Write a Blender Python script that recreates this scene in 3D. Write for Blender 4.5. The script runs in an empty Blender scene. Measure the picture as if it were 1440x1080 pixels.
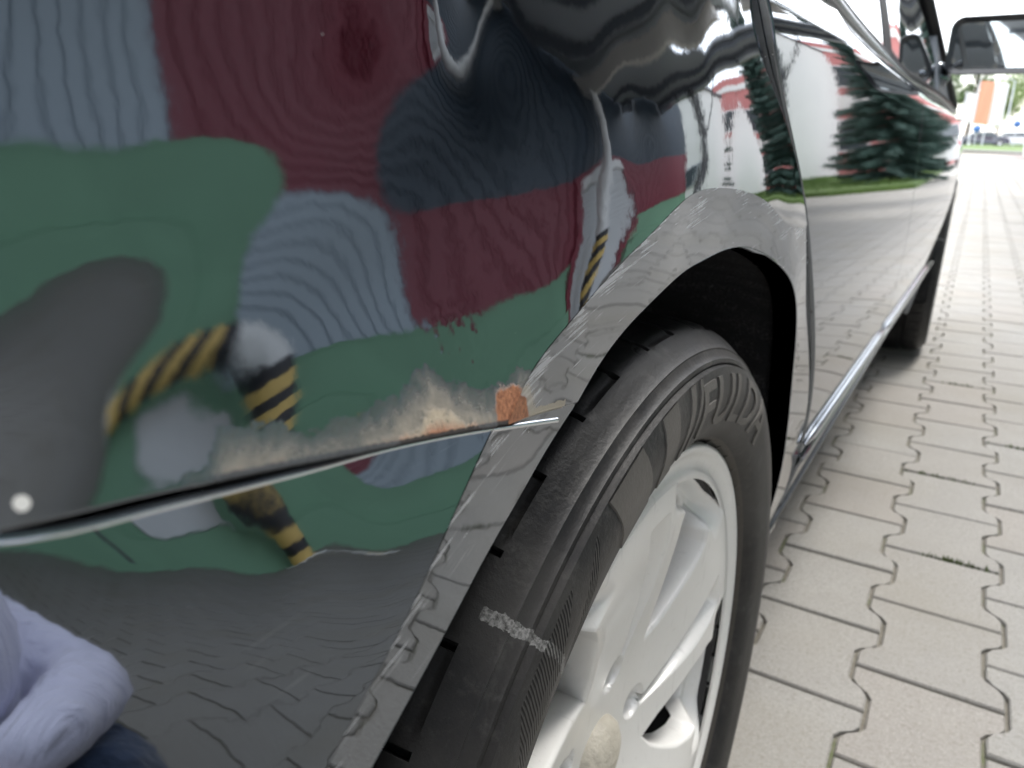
import bpy, bmesh, math, random
import numpy as np
from mathutils import Vector, Matrix
random.seed(7); rng = np.random.default_rng(5)
scene = bpy.context.scene
COL = scene.collection
R = math.radians

# ---------------------------------------------------------------- camera
PIT, YAW, ROLL, CX, CH = .3277, .5482, .0061, .105, .728
cp, sp, cy, sy = math.cos(PIT), math.sin(PIT), math.cos(YAW), math.sin(YAW)
Fv = Vector((-sy*cp, cy*cp, -sp)); R0 = Vector((cy, sy, 0)); U0 = R0.cross(Fv)
Rv = math.cos(ROLL)*R0 + math.sin(ROLL)*U0; Uv = math.cos(ROLL)*U0 - math.sin(ROLL)*R0
cam_d = bpy.data.cameras.new('camera'); cam = bpy.data.objects.new('camera', cam_d); COL.objects.link(cam)
M = Matrix((Rv, Uv, -Fv)).transposed().to_4x4(); M.translation = Vector((CX, 0, CH)); cam.matrix_world = M
cam_d.sensor_width = 36; cam_d.lens = 25.62; cam_d.clip_start = .01; cam_d.clip_end = 2000
cam_d.dof.use_dof = True; cam_d.dof.focus_distance = .29; cam_d.dof.aperture_fstop = 15.0
scene.camera = cam

# ---------------------------------------------------------------- sky, sun, exposure
SUN_EL, SUN_AZ = R(60), R(24)      # sun azimuth: direction the light comes from, measured from +Y clockwise
w = bpy.data.worlds.new('World'); scene.world = w; w.use_nodes = True
nt = w.node_tree; nd = nt.nodes; lk = nt.links; nd.clear()
out = nd.new('ShaderNodeOutputWorld'); bg = nd.new('ShaderNodeBackground')
skyt = nd.new('ShaderNodeTexSky'); skyt.sky_type = 'NISHITA'; skyt.sun_disc = False
skyt.sun_elevation = SUN_EL; skyt.sun_rotation = SUN_AZ; skyt.air_density = 1.0; skyt.dust_density = 2.0
tc = nd.new('ShaderNodeTexCoord'); mp = nd.new('ShaderNodeMapping'); mp.inputs['Scale'].default_value = (1, 1, 2.6)
no = nd.new('ShaderNodeTexNoise'); no.inputs['Scale'].default_value = 2.1; no.inputs['Detail'].default_value = 7; no.inputs['Roughness'].default_value = .55
ra = nd.new('ShaderNodeValToRGB'); ra.color_ramp.elements[0].position = .36; ra.color_ramp.elements[1].position = .56
mx = nd.new('ShaderNodeMix'); mx.data_type = 'RGBA'; mx.inputs[7].default_value = (11.5, 11.8, 12.2, 1)
lk.new(tc.outputs['Generated'], mp.inputs[0]); lk.new(mp.outputs[0], no.inputs['Vector']); lk.new(no.outputs[0], ra.inputs[0])
lk.new(ra.outputs[0], mx.inputs[0]); lk.new(skyt.outputs[0], mx.inputs[6]); lk.new(mx.outputs[2], bg.inputs[0])
bg.inputs[1].default_value = .12; lk.new(bg.outputs[0], out.inputs[0])
sd = bpy.data.lights.new('sun', 'SUN'); sd.energy = .95; sd.angle = R(14); sd.color = (1, .96, .9)
so = bpy.data.objects.new('sun', sd); COL.objects.link(so)
sdir = Vector((math.sin(SUN_AZ)*math.cos(SUN_EL), math.cos(SUN_AZ)*math.cos(SUN_EL), math.sin(SUN_EL)))
so.rotation_euler = sdir.to_track_quat('Z', 'Y').to_euler(); so.location = (0, 0, 30)
scene.view_settings.view_transform = 'Standard'; scene.view_settings.look = 'None'
scene.view_settings.exposure = 1.72; scene.view_settings.gamma = 1; scene.view_settings.use_curve_mapping = False
scene.cycles.max_bounces = 10; scene.cycles.glossy_bounces = 5; scene.cycles.diffuse_bounces = 4
scene.cycles.use_denoising = True; scene.cycles.caustics_reflective = False; scene.cycles.caustics_refractive = False
scene.cycles.sample_clamp_indirect = 6

# ---------------------------------------------------------------- materials
class NT:
    def __init__(s, name):
        s.m = bpy.data.materials.new(name); s.m.use_nodes = True; s.t = s.m.node_tree; s.t.nodes.clear()
        s.out = s.n('ShaderNodeOutputMaterial'); s.b = s.n('ShaderNodeBsdfPrincipled'); s.l(s.b.outputs[0], s.out.inputs[0])
    def n(s, t, **k):
        x = s.t.nodes.new(t)
        for a, v in k.items(): setattr(x, a, v)
        return x
    def l(s, a, b): s.t.links.new(a, b)
    def val(s, x, v):
        if hasattr(v, 'is_output') or hasattr(v, 'links') : s.l(v, x)
        else: x.default_value = v
    def math(s, op, a, b=0., c=0., clamp=False):
        x = s.n('ShaderNodeMath', operation=op); x.use_clamp = clamp
        for i, v in enumerate((a, b, c)): s.val(x.inputs[i], v)
        return x.outputs[0]
    def mix(s, f, a, b):
        x = s.n('ShaderNodeMix'); x.data_type = 'RGBA'
        s.val(x.inputs[0], f)
        for i, v in ((6, a), (7, b)):
            if isinstance(v, tuple): v = (v + (1,))[:4]
            s.val(x.inputs[i], v)
        return x.outputs[2]
    def ramp(s, f, stops, mode='LINEAR'):
        x = s.n('ShaderNodeValToRGB'); e = x.color_ramp.elements; x.color_ramp.interpolation = mode
        while len(e) < len(stops): e.new(.5)
        for i, (p, c) in enumerate(stops):
            e[i].position = p; e[i].color = (c, c, c, 1) if not isinstance(c, tuple) else (c + (1,))[:4]
        s.l(f, x.inputs[0]); return x.outputs[0]
    def noise(s, scale, vec=None, detail=4, rough=.55, col=False, dist=0):
        x = s.n('ShaderNodeTexNoise'); x.inputs['Scale'].default_value = scale; x.inputs['Detail'].default_value = detail
        x.inputs['Roughness'].default_value = rough; x.inputs['Distortion'].default_value = dist
        if vec is not None: s.l(vec, x.inputs['Vector'])
        return x.outputs[1 if col else 0]
    def obj(s): return s.n('ShaderNodeTexCoord').outputs['Object']
    def uv(s): return s.n('ShaderNodeTexCoord').outputs['UV']
    def gen(s): return s.n('ShaderNodeNewGeometry').outputs['Position']
    def scale(s, v, sc, rot=(0, 0, 0)):
        x = s.n('ShaderNodeMapping'); x.inputs['Scale'].default_value = sc; x.inputs['Rotation'].default_value = rot; s.l(v, x.inputs[0]); return x.outputs[0]
    def sep(s, v):
        x = s.n('ShaderNodeSeparateXYZ'); s.l(v, x.inputs[0]); return x.outputs
    def bump(s, h, strength=.3, dist=.01):
        x = s.n('ShaderNodeBump'); x.inputs['Strength'].default_value = strength; x.inputs['Distance'].default_value = dist
        s.l(h, x.inputs['Height']); s.l(x.outputs[0], s.b.inputs['Normal']); return x.outputs[0]
    def set(s, **k):
        for a, v in k.items(): s.val(s.b.inputs[a.replace('_', ' ')], v if not isinstance(v, tuple) else (v + (1,))[:4])
        return s
MATS = {}
def plain(name, c, rough=.6, metal=0., var=.15, scale=6., bump=0., bscale=60., coat=0., rnd=0.):
    if name in MATS: return MATS[name]
    s = NT(name); p = s.obj(); f = s.noise(scale, p, 5)
    c1 = tuple(x*(1-var) for x in c); c2 = tuple(min(1, x*(1+var)) for x in c)
    colr = s.mix(f, c1, c2)
    if rnd:
        oi = s.n('ShaderNodeObjectInfo').outputs['Random']
        colr = s.mix(s.math('MULTIPLY', oi, rnd), colr, tuple(x*.55 for x in c))
    s.set(Base_Color=colr, Roughness=rough, Metallic=metal, Coat_Weight=coat)
    if bump: s.bump(s.noise(bscale, p, 6), bump, .01)
    MATS[name] = s.m; return s.m

# ---------------------------------------------------------------- object helpers
def link(o, parent=None):
    COL.objects.link(o)
    if parent is not None: o.parent = parent
    return o
def tag(o, label=None, cat=None, group=None, kind=None):
    if label: o['label'] = label
    if cat: o['category'] = cat
    if group: o['group'] = group
    if kind: o['kind'] = kind
    return o
def empty(name, loc=(0, 0, 0), rz=0., **k):
    o = bpy.data.objects.new(name, None); o.empty_display_size = .1; o.location = loc; o.rotation_euler = (0, 0, rz); link(o); return tag(o, **k)
class MB:
    """collects geometry, then links it as ONE mesh object"""
    def __init__(s): s.v = []; s.f = []; s.mi = []; s.sm = []
    def add(s, vs, fs, mi=0, smooth=False):
        b = len(s.v); s.v.extend([tuple(map(float, p)) for p in vs])
        for f in fs: s.f.append([b+i for i in f]); s.mi.append(mi); s.sm.append(smooth)
        return s
    def box(s, lo, hi, mi=0, bev=0.):
        x0, y0, z0 = lo; x1, y1, z1 = hi
        if not bev:
            v = [(x0,y0,z0),(x1,y0,z0),(x1,y1,z0),(x0,y1,z0),(x0,y0,z1),(x1,y0,z1),(x1,y1,z1),(x0,y1,z1)]
            return s.add(v, [(0,3,2,1),(4,5,6,7),(0,1,5,4),(1,2,6,5),(2,3,7,6),(3,0,4,7)], mi)
        bm = bmesh.new(); bmesh.ops.create_cube(bm, size=1)
        for q in bm.verts: q.co = ((x0+x1)/2+q.co.x*(x1-x0), (y0+y1)/2+q.co.y*(y1-y0), (z0+z1)/2+q.co.z*(z1-z0))
        bmesh.ops.bevel(bm, geom=bm.edges[:], offset=bev, segments=2, affect='EDGES', profile=.6)
        return s.bm(bm, mi)
    def bm(s, bm, mi=0, smooth=False):
        bm.verts.ensure_lookup_table(); bm.verts.index_update()
        s.add([q.co[:] for q in bm.verts], [[q.index for q in f.verts] for f in bm.faces], mi, smooth); bm.free(); return s
    def tube(s, pts, rad, n=10, mi=0, caps=True, smooth=True):
        pts = [Vector(p) for p in pts]; k = len(pts); rad = rad if hasattr(rad, '__len__') else [rad]*k
        vs = []; up = None
        for i, p in enumerate(pts):
            t = (pts[min(i+1, k-1)]-pts[max(i-1, 0)]).normalized()
            if up is None: up = Vector((0, 0, 1)) if abs(t.z) < .9 else Vector((1, 0, 0))
            a = t.cross(up).normalized(); b = a.cross(t).normalized(); up = b
            for j in range(n):
                q = 2*math.pi*j/n; vs.append(p+a*rad[i]*math.cos(q)+b*rad[i]*math.sin(q))
        fs = [(i*n+j, i*n+(j+1) % n, (i+1)*n+(j+1) % n, (i+1)*n+j) for i in range(k-1) for j in range(n)]
        s.add(vs, fs, mi, smooth)
        if caps: s.add([vs[j] for j in range(n)], [tuple(range(n))[::-1]], mi); s.add([vs[(k-1)*n+j] for j in range(n)], [tuple(range(n))], mi)
        return s
    def lathe(s, prof, n=32, axis='z', mi=0, smooth=True, c=(0, 0, 0), a0=0., a1=2*math.pi):
        full = abs(a1-a0-2*math.pi) < 1e-6; m = n if full else n+1; vs = []
        for i in range(m):
            a = a0+(a1-a0)*i/n
            for r, h in prof:
                q = {'z': (r*math.cos(a), r*math.sin(a), h), 'x': (h, r*math.cos(a), r*math.sin(a)), 'y': (r*math.cos(a), h, r*math.sin(a))}[axis]
                vs.append((q[0]+c[0], q[1]+c[1], q[2]+c[2]))
        k = len(prof)
        fs = [(i*k+j, ((i+1) % m)*k+j, ((i+1) % m)*k+j+1, i*k+j+1) for i in range(n) for j in range(k-1)]
        return s.add(vs, fs, mi, smooth)
    def prism(s, pts, axis, h0, h1, mi=0):
        n = len(pts); o = {'x': lambda a, b, h: (h, a, b), 'y': lambda a, b, h: (a, h, b), 'z': lambda a, b, h: (a, b, h)}[axis]
        vs = [o(a, b, h0) for a, b in pts]+[o(a, b, h1) for a, b in pts]
        return s.add(vs, [tuple(range(n))[::-1], tuple(range(n, 2*n))]+[(i, (i+1) % n, n+(i+1) % n, n+i) for i in range(n)], mi)
    def mesh(s, name, mats):
        me = bpy.data.meshes.new(name); me.from_pydata(s.v, [], s.f)
        for m in (mats if isinstance(mats, (list, tuple)) else [mats]): me.materials.append(m)
        me.polygons.foreach_set('material_index', s.mi); me.polygons.foreach_set('use_smooth', s.sm); me.update(); return me
    def build(s, name, mats, parent=None, fix=False, loc=None):
        me = s.mesh(name, mats)
        if fix:
            bm = bmesh.new(); bm.from_mesh(me); bmesh.ops.remove_doubles(bm, verts=bm.verts, dist=1e-5); bmesh.ops.recalc_face_normals(bm, faces=bm.faces); bm.to_mesh(me); bm.free()
        o = bpy.data.objects.new(name, me)
        if loc is not None: o.location = loc
        return link(o, parent)
def inst(name, me, parent=None, loc=(0, 0, 0), rot=(0, 0, 0), sc=(1, 1, 1)):
    o = bpy.data.objects.new(name, me); o.location = loc; o.rotation_euler = rot; o.scale = sc; return link(o, parent)
def copy_tree(o, parent=None):
    c = o.copy(); COL.objects.link(c); c.parent = parent
    for ch in list(o.children): copy_tree(ch, c)
    return c
def interp(x, pts):
    a = np.array(sorted(pts)); return np.interp(x, a[:, 0], a[:, 1])
def smooth_interp(pts):
    """natural cubic through points, linear outside"""
    a = np.array(sorted(pts), float); x, y = a[:, 0], a[:, 1]; n = len(x); h = np.diff(x)
    A = np.eye(n); b = np.zeros(n)
    for i in range(1, n-1):
        A[i, i-1:i+2] = h[i-1], 2*(h[i-1]+h[i]), h[i]; b[i] = 3*((y[i+1]-y[i])/h[i]-(y[i]-y[i-1])/h[i-1])
    c = np.linalg.solve(A, b); d = np.diff(c)/(3*h); bb = np.diff(y)/h-h*(2*c[:-1]+c[1:])/3
    def f(t):
        t = np.asarray(t, float); k = np.clip(np.searchsorted(x, t)-1, 0, n-2); u = t-x[k]
        v = y[k]+bb[k]*u+c[k]*u**2+d[k]*u**3
        e1 = bb[-1]+2*c[-2]*h[-1]+3*d[-1]*h[-1]**2
        return np.where(t < x[0], y[0]+bb[0]*(t-x[0]), np.where(t > x[-1], y[-1]+e1*(t-x[-1]), v))
    return f
# ================================================================ ground and paving
def paver_mat():
    s = NT('concrete_paver'); p = s.gen(); oi = s.n('ShaderNodeObjectInfo').outputs['Random']
    f = s.noise(9, p, 6, .6); g = s.noise(170, p, 4, .75); h = s.noise(520, p, 3, .8)
    c = s.mix(f, (.23, .222, .206), (.345, .332, .308))
    c = s.mix(s.math('MULTIPLY', oi, .6), c, (.27, .25, .225))
    c = s.mix(s.math('MULTIPLY', s.ramp(g, [(.50, 0), (.66, 1)]), .75), c, (.19, .175, .15))
    c = s.mix(s.math('MULTIPLY', s.ramp(h, [(.54, 0), (.68, 1)]), .65), c, (.56, .54, .49))
    st = s.noise(2.3, p, 5, .6); c = s.mix(s.ramp(st, [(.46, 0), (.70, .6)]), c, (.25, .23, .19)); c = s.mix(s.math('MULTIPLY', s.math('GREATER_THAN', oi, .82), .05), c, (.40, .31, .26))
    s.set(Base_Color=c, Roughness=.85); s.bump(s.math('ADD', g, s.math('MULTIPLY', h, .6)), .35, .004); return s.m
PAV = paver_mat()
def joint_mat():
    s = NT('sandy_joint'); p = s.gen(); f = s.noise(14, p, 5, .7); f2 = s.noise(120, p, 4)
    c = s.mix(f2, (.10, .09, .07), (.235, .215, .175)); c = s.mix(s.ramp(f, [(.52, 0), (.66, .8)]), c, (.09, .115, .04)); s.set(Base_Color=c, Roughness=.95); s.bump(f2, .8, .004); return s.m
joint = joint_mat()
asphalt = plain('asphalt', (.06, .06, .062), .9, var=.2, scale=3, bump=.3, bscale=300)
yard_m = plain('yard_paving', (.32, .31, .288), .9, var=.12, scale=1.2, bump=.3, bscale=90)
kerbm = plain('kerb_stone', (.42, .41, .39), .85, var=.12, scale=4)
earth = plain('earth', (.12, .11, .08), .95, var=.3, scale=1.5)
g = MB(); g.add([(-1500, -1500, -.06), (1500, -1500, -.06), (1500, 1500, -.06), (-1500, 1500, -.06)], [(0, 1, 2, 3)])
tag(g.build('ground', earth), kind='structure')
# four sheets of plain yard paving round the block-paved area
yx0, yx1, yy0, yy1 = -2.6, 5.2, -4.0, 20.0
m = MB()
for a, b, c, d in ((-60, -60, 60, yy0), (-60, yy0, yx0, yy1), (yx1, yy0, 60, yy1), (-60, yy1, 60, 46)):
    m.box((a, b, -.055), (c, d, -.002))
tag(m.build('yard', yard_m), kind='structure')
m = MB(); m.box((yx0, yy0, -.055), (yx1, yy1, -.0065)); pavement = tag(m.build('pavement', joint), kind='structure')
PW, PL, PA = .1625, .194, .0135
def paver_outline(g=.0030):
    hl = PL/2-g; hw = PW/2-g*.8
    r = [(-hl, PA), (-.0645, PA), (-.0535, .5*PA), (-.0435, -.5*PA), (-.0325, -PA), (.0325, -PA), (.0435, -.5*PA), (.0535, .5*PA), (.0645, PA), (hl, PA)]
    return [(hw+a, y) for y, a in r]+[(-hw-a, y) for y, a in r[::-1]]
def paver_geo(mb, x, y, rz=0., dz=0., tx=0., ty=0.):
    o = paver_outline(); n = len(o); vs = []
    for sc, z in ((1, -.02), (1, -.0028), (.955, 0.)):
        for a, b in o:
            a2, b2 = (a-math.copysign(.0022, a), b-math.copysign(.0022, b)) if z == 0 else (a, b)
            X = a2*math.cos(rz)-b2*math.sin(rz); Y = a2*math.sin(rz)+b2*math.cos(rz)
            vs.append((x+X, y+Y, z+dz+tx*a2+ty*b2))
    fs = [(k*n+i, k*n+(i+1) % n, (k+1)*n+(i+1) % n, (k+1)*n+i) for k in (0, 1) for i in range(n)]+[tuple(range(2*n, 3*n))]
    mb.add(vs, fs)
pm = MB(); paver_geo(pm, 0, 0); paver_me = pm.mesh('paver', PAV)
rest = MB(); singles = []
for i in range(-16, 33):
    xc = -.073+PW*(i+.5)
    for j in range(-27, 96):
        yc = 1.0145+PL*(j+.5)+(0 if i % 2 else PL/2)
        if not (yx0+.1 < xc < yx1-.1 and yy0+.1 < yc < yy1-.1): continue
        # what the picture can show lies right of the car and inside the frame
        az = (xc-CX)/max(yc, .01)
        near = yc > .3 and -.25 < xc and az < .052+.06/max(yc, .3)+ .12*(yc < 2.2)
        q = (xc, yc, random.gauss(0, .004), random.gauss(0, .0007), random.gauss(0, .005), random.gauss(0, .005))
        (singles if near else rest.__class__ and []).append(q) if near else paver_geo(rest, *q)
singles.sort(key=lambda q: q[1])
for k, q in enumerate(singles):
    if k < 290:
        o = inst('paver', paver_me, pavement, (q[0], q[1], q[3]), (q[5], -q[4], q[2]))
    else: paver_geo(rest, *q)
tag(rest.build('paving_blocks', PAV, pavement), kind='stuff')
# moss and weeds in the joints
moss = plain('moss', (.07, .10, .025), .95, var=.4, scale=60, bump=.5, bscale=400)
mm = MB()
def blade(mb, x, y, z, h, a, lean, wd=.004):
    dx, dy = math.cos(a), math.sin(a)
    mb.add([(x-dy*wd, y+dx*wd, z), (x+dy*wd, y-dx*wd, z), (x+dx*lean+dy*wd*.6, y+dy*lean-dx*wd*.6, z+h*.6), (x+dx*lean*2, y+dy*lean*2, z+h), (x+dx*lean-dy*wd*.6, y+dy*lean+dx*wd*.6, z+h*.6)], [(0, 1, 2, 3, 4)])
for (x, y, n, sx, sy) in ((.20, 1.4025, 60, .03, .0012), (.335, 1.3055, 40, .03, .0012), (.15, 1.7905, 40, .03, .0012), (.18, 2.5665, 50, .03, .0015), (.33, 2.08, 50, .03, .0015)):
    for k in range(n): blade(mm, x+random.gauss(0, sx), y+random.gauss(0, sy), -.004, random.uniform(.006, .013), random.uniform(0, 6.28), random.uniform(.001, .004), .002)
tag(mm.build('weeds', moss), kind='stuff')

# grass strip, road and lawn
grass_m = plain('grass', (.085, .14, .03), .9, var=.4, scale=8, bump=.6, bscale=40)
def band(name, f0, f1, z0, z1, mat, x0=-110, x1=110, n=44):
    m = MB(); vs = []
    for i in range(n+1):
        x = x0+(x1-x0)*i/n; a, b = f0(x), f1(x)
        vs += [(x, a, z0-.1), (x, a, z0), (x, (a+b)/2, z1), (x, b, z0), (x, b, z0-.1)]
    m.add(vs, [(i*5+j, (i+1)*5+j, (i+1)*5+j+1, i*5+j+1) for i in range(n) for j in range(4)]); return tag(m.build(name, mat), kind='structure')
ne = lambda x: 57-3.2*max(-8, min(6, x)); fe = lambda x: ne(x)+34
band('kerb', lambda x: ne(x)-.35, lambda x: ne(x), .1, .1, kerbm)
band('grass_strip', lambda x: ne(x), fe, .08, .24, grass_m)
band('road', fe, lambda x: fe(x)+26, .0, .02, asphalt)
band('far_verge', lambda x: fe(x)+26, lambda x: fe(x)+90, .1, .6, grass_m)
m = MB()
lawn_pts = [(1.75, 15.6), (3.2, 15.0), (6.5, 15.2), (14, 16.5), (14, 26), (5, 28), (2.2, 27)]
m.prism(lawn_pts, 'z', -.001, .09); lawn = tag(m.build('lawn', grass_m), kind='structure')
gb = MB()
for k in range(5200):
    x, y = random.uniform(1.7, 9), random.uniform(15.05, 25)
    if x < 1.9+.05*(y-15.6) or y < 15.4: continue
    blade(gb, x, y, .085, random.uniform(.05, .15), random.uniform(0, 6.28), random.uniform(.01, .05), .012)
tag(gb.build('grass', plain('grass_blade', (.09, .15, .03), .8, var=.5, scale=3)), kind='stuff')

# ================================================================ cladded hall beside the car (seen mirrored in the paint)
W = 5.2
grey_c = plain('grey_cladding', (.36, .425, .48), .5, var=.06, scale=1.5)
maroon_c = plain('maroon_cladding', (.21, .024, .045), .5, var=.1, scale=1.5)
slate_c = plain('slate_cladding', (.036, .056, .082), .5, var=.1, scale=1.5)
green_c = plain('green_render', (.185, .345, .225), .8, var=.2, scale=1.1, bump=.2, bscale=30)
lgrey = plain('light_grey_metal', (.62, .63, .64), .5, var=.08, scale=3)
steel_d = plain('dark_steel', (.07, .072, .078), .55, var=.15, scale=4)
white_p = plain('white_paint', (.8, .8, .79), .5, var=.04, scale=3)
black_p = plain('black_paint', (.025, .025, .03), .5, var=.1)
yellow_p = plain('yellow_paint', (.75, .52, .16), .5, var=.1)
hall = empty('cladded_hall', (W, 4.5, 0), label='long hall with grey and maroon ribbed cladding above a green plinth', cat='building')
def at(o, *p): return tuple(a-b for a, b in zip(p, o.location))
def pbuild(mb, name, mats, root, **k):
    """mesh given in world coordinates, hung under an unrotated root"""
    l = root.location; mb.v = [(x-l[0], y-l[1], z-l[2]) for x, y, z in mb.v]; return mb.build(name, mats, root, **k)
m = MB(); m.box((W+.06, -8, 0), (W+8, 17, 4.3)); pbuild(m, 'wall', plain('hall_core', (.3, .32, .33), .8), hall)
m = MB()
for a, b in ((-8, 9.25), (11.9, 17.02)):
    m.box((W, a, .39), (W+.059, b, 1.0)); m.box((W-.09, a, -.01), (W+.059, b, .388), bev=.0); m.box((W-.012, a, .965), (W+.02, b, .998))
pbuild(m, 'plinth', green_c, hall)
m = MB(); m.box((W-.05, -8.05, 4.3), (W+8.05, 17.05, 4.42)); pbuild(m, 'roof', steel_d, hall)
def sheet_mesh(nm, wdt, z0, z1, mat, pitch=.25):
    prof = []; n = int(round(wdt/pitch))
    for k in range(n): y = k*pitch; prof += [(y, 0), (y+pitch-.040, 0), (y+pitch-.034, .045), (y+pitch-.008, .045)]
    prof.append((n*pitch, 0)); q = len(prof); mb = MB()
    mb.add([(x, y, z0) for y, x in prof]+[(x, y, z1) for y, x in prof], [(i, i+1, q+i+1, q+i) for i in range(q-1)][::1]); me = mb.mesh(nm, mat); me.flip_normals(); return me
lo_g, lo_m = sheet_mesh('cladding_sheet', 1, 1.003, 2.15, grey_c), sheet_mesh('cladding_sheet', 1, 1.003, 2.15, maroon_c)
hi_s = sheet_mesh('cladding_sheet', 1, 2.152, 4.3, slate_c)
for k in range(15): inst('cladding_sheet', lo_g, hall, at(hall, W+.001, -7.8+k, 0))
for y in (7.2, 8.2): inst('cladding_sheet', lo_m, hall, at(hall, W+.001, y, 0))
for k in range(5): inst('cladding_sheet', lo_m, hall, at(hall, W+.001, 11.86+k, 0))
for k in range(25): inst('cladding_sheet', hi_s, hall, at(hall, W-.002, -8+k, 0))
m = MB()
for a, b, c, d in ((9.2, 9.45, 0, 2.15), (11.7, 11.85, 0, 2.15)): m.box((W-.05, a, c), (W+.06, b, d))
m.box((W-.05, 9.45, 2.075), (W+.06, 11.7, 2.15)); pbuild(m, 'door_frame', maroon_c, hall)
m = MB(); m.box((W-.03, 16.83, 1.003), (W+.05, 17.02, 2.15)); pbuild(m, 'corner_trim', maroon_c, hall)
m = MB(); m.box((W+.03, 9.45, 0), (W+.055, 11.7, 2.07)); shut = pbuild(m, 'roller_shutter', lgrey, hall)
m = MB(); m.box((-.07, 0, 0), (.03, 2.31, .15), bev=.02); sb = m.build('shutter_box', white_p, shut, loc=(W-hall.location[0]-.01, 9.42-hall.location[1], 1.93))
m = MB(); m.box((0, 0, 0), (.028, 2.23, .085), bev=.008); sl = m.mesh('slat', lgrey)
for k in range(21): inst('slat', sl, shut, (at(hall, W+.002, 9.46, .01+k*.0915)))
m = MB(); m.box((W-.045, 3.3, .40), (W-.001, 4.6, .88), bev=.012); pbuild(m, 'wall_hatch', lgrey, hall)
m = MB(); m.tube([(W-.06, 2.6, .1), (W-.06, 2.6, 4.2)], .045, 12); pbuild(m, 'downpipe', steel_d, hall)

# ================================================================ canopy over the yard
ZC = 3.5
can = empty('yard_canopy', (3, 4.5, 0), label='dark steel canopy on white posts with black and yellow striped feet', cat='canopy')
purl_m = plain('purlin_grey', (.15, .165, .19), .55, var=.12)
roof_m = plain('canopy_sheet', (.29, .31, .34), .6, var=.12, scale=.8)
m = MB()
for a, b, c, d in ((-3.2, -28, 5.15, -4.5), (1.5, -4.5, 5.15, 10.9), (1.5, 12.4, 5.15, 14), (2.9, 10.9, 5.15, 12.4)):
    m.box((a, b, ZC+.12), (c, d, ZC+.18))
pbuild(m, 'roof_sheet', roof_m, can)
for y in np.arange(-26.45, 14, 1.15):
    if 10.8 < y < 12.5 or (y < -4.5 and int(round((y+26.45)/1.15)) % 4): continue
    m = MB(); m.box((1.52 if y > -4.5 else -3.18, y-.035, ZC+.0), (5.12, y+.035, ZC+.118)); pbuild(m, 'purlin', purl_m, can)
beam_m = plain('painted_beam', (.62, .59, .55), .5, var=.1)
for y in (-16, -9, -2.5, 4.67, 9.86):
    m = MB(); m.box((1.55 if y > -4.5 else -3.15, y-.11, ZC-.24), (5.1, y+.11, ZC-.002)); pbuild(m, 'beam', beam_m, can)
pipe_m = plain('galvanised_pipe', (.55, .58, .63), .28, metal=.9, var=.1)
for k in range(4):
    a = 1.5+k*.9
    m = MB(); m.tube([(a, 13.84, ZC-.03), (a+.86, 13.84, ZC-.03)], .09, 16); pbuild(m, 'gutter', pipe_m, can)
    m = MB(); m.tube([(a+.855, 13.84, ZC-.03), (a+.905, 13.84, ZC-.03)], .102, 16); pbuild(m, 'gutter_joint', steel_d, can)
m = MB(); m.box((1.5, 13.9, ZC-.12), (5.15, 13.96, ZC+.118)); pbuild(m, 'fascia', plain('fascia_grey', (.45, .42, .40), .5), can)
m = MB(); m.tube([(1.48, -4.45, ZC+.06), (1.48, 8.6, ZC+.06), (1.48, 14.1, ZC+.06)], .09, 14); pbuild(m, 'gutter', pipe_m, can)
for y in (4.67, 9.86, -2.5, -9, -16):
    m = MB(); m.tube([(4.85, y, 0), (4.85, y, ZC-.2)], .15, 24); m.box((4.66, y-.2, 0), (5.04, y+.2, .015)); post = pbuild(m, 'post', white_p, can)
    bk = MB(); bk.tube([(0, 0, 0), (0, 0, .125)], .154, 24)
    mb_, my_ = bk.mesh('stripe_band', black_p), bk.mesh('stripe_band', yellow_p)
    for k in range(8): inst('stripe_band', mb_ if k % 2 else my_, post, at(can, 4.85, y, .016+k*.125))
m = MB(); m.tube([(3.75, 13.75, 0), (3.75, 13.75, ZC)], .06, 10); pbuild(m, 'post', steel_d, can)
m = MB(); m.tube([(3.75, 13.75, 2.0), (2.9, 13.75, ZC-.05)], .03, 8); pbuild(m, 'brace', steel_d, can)

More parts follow.
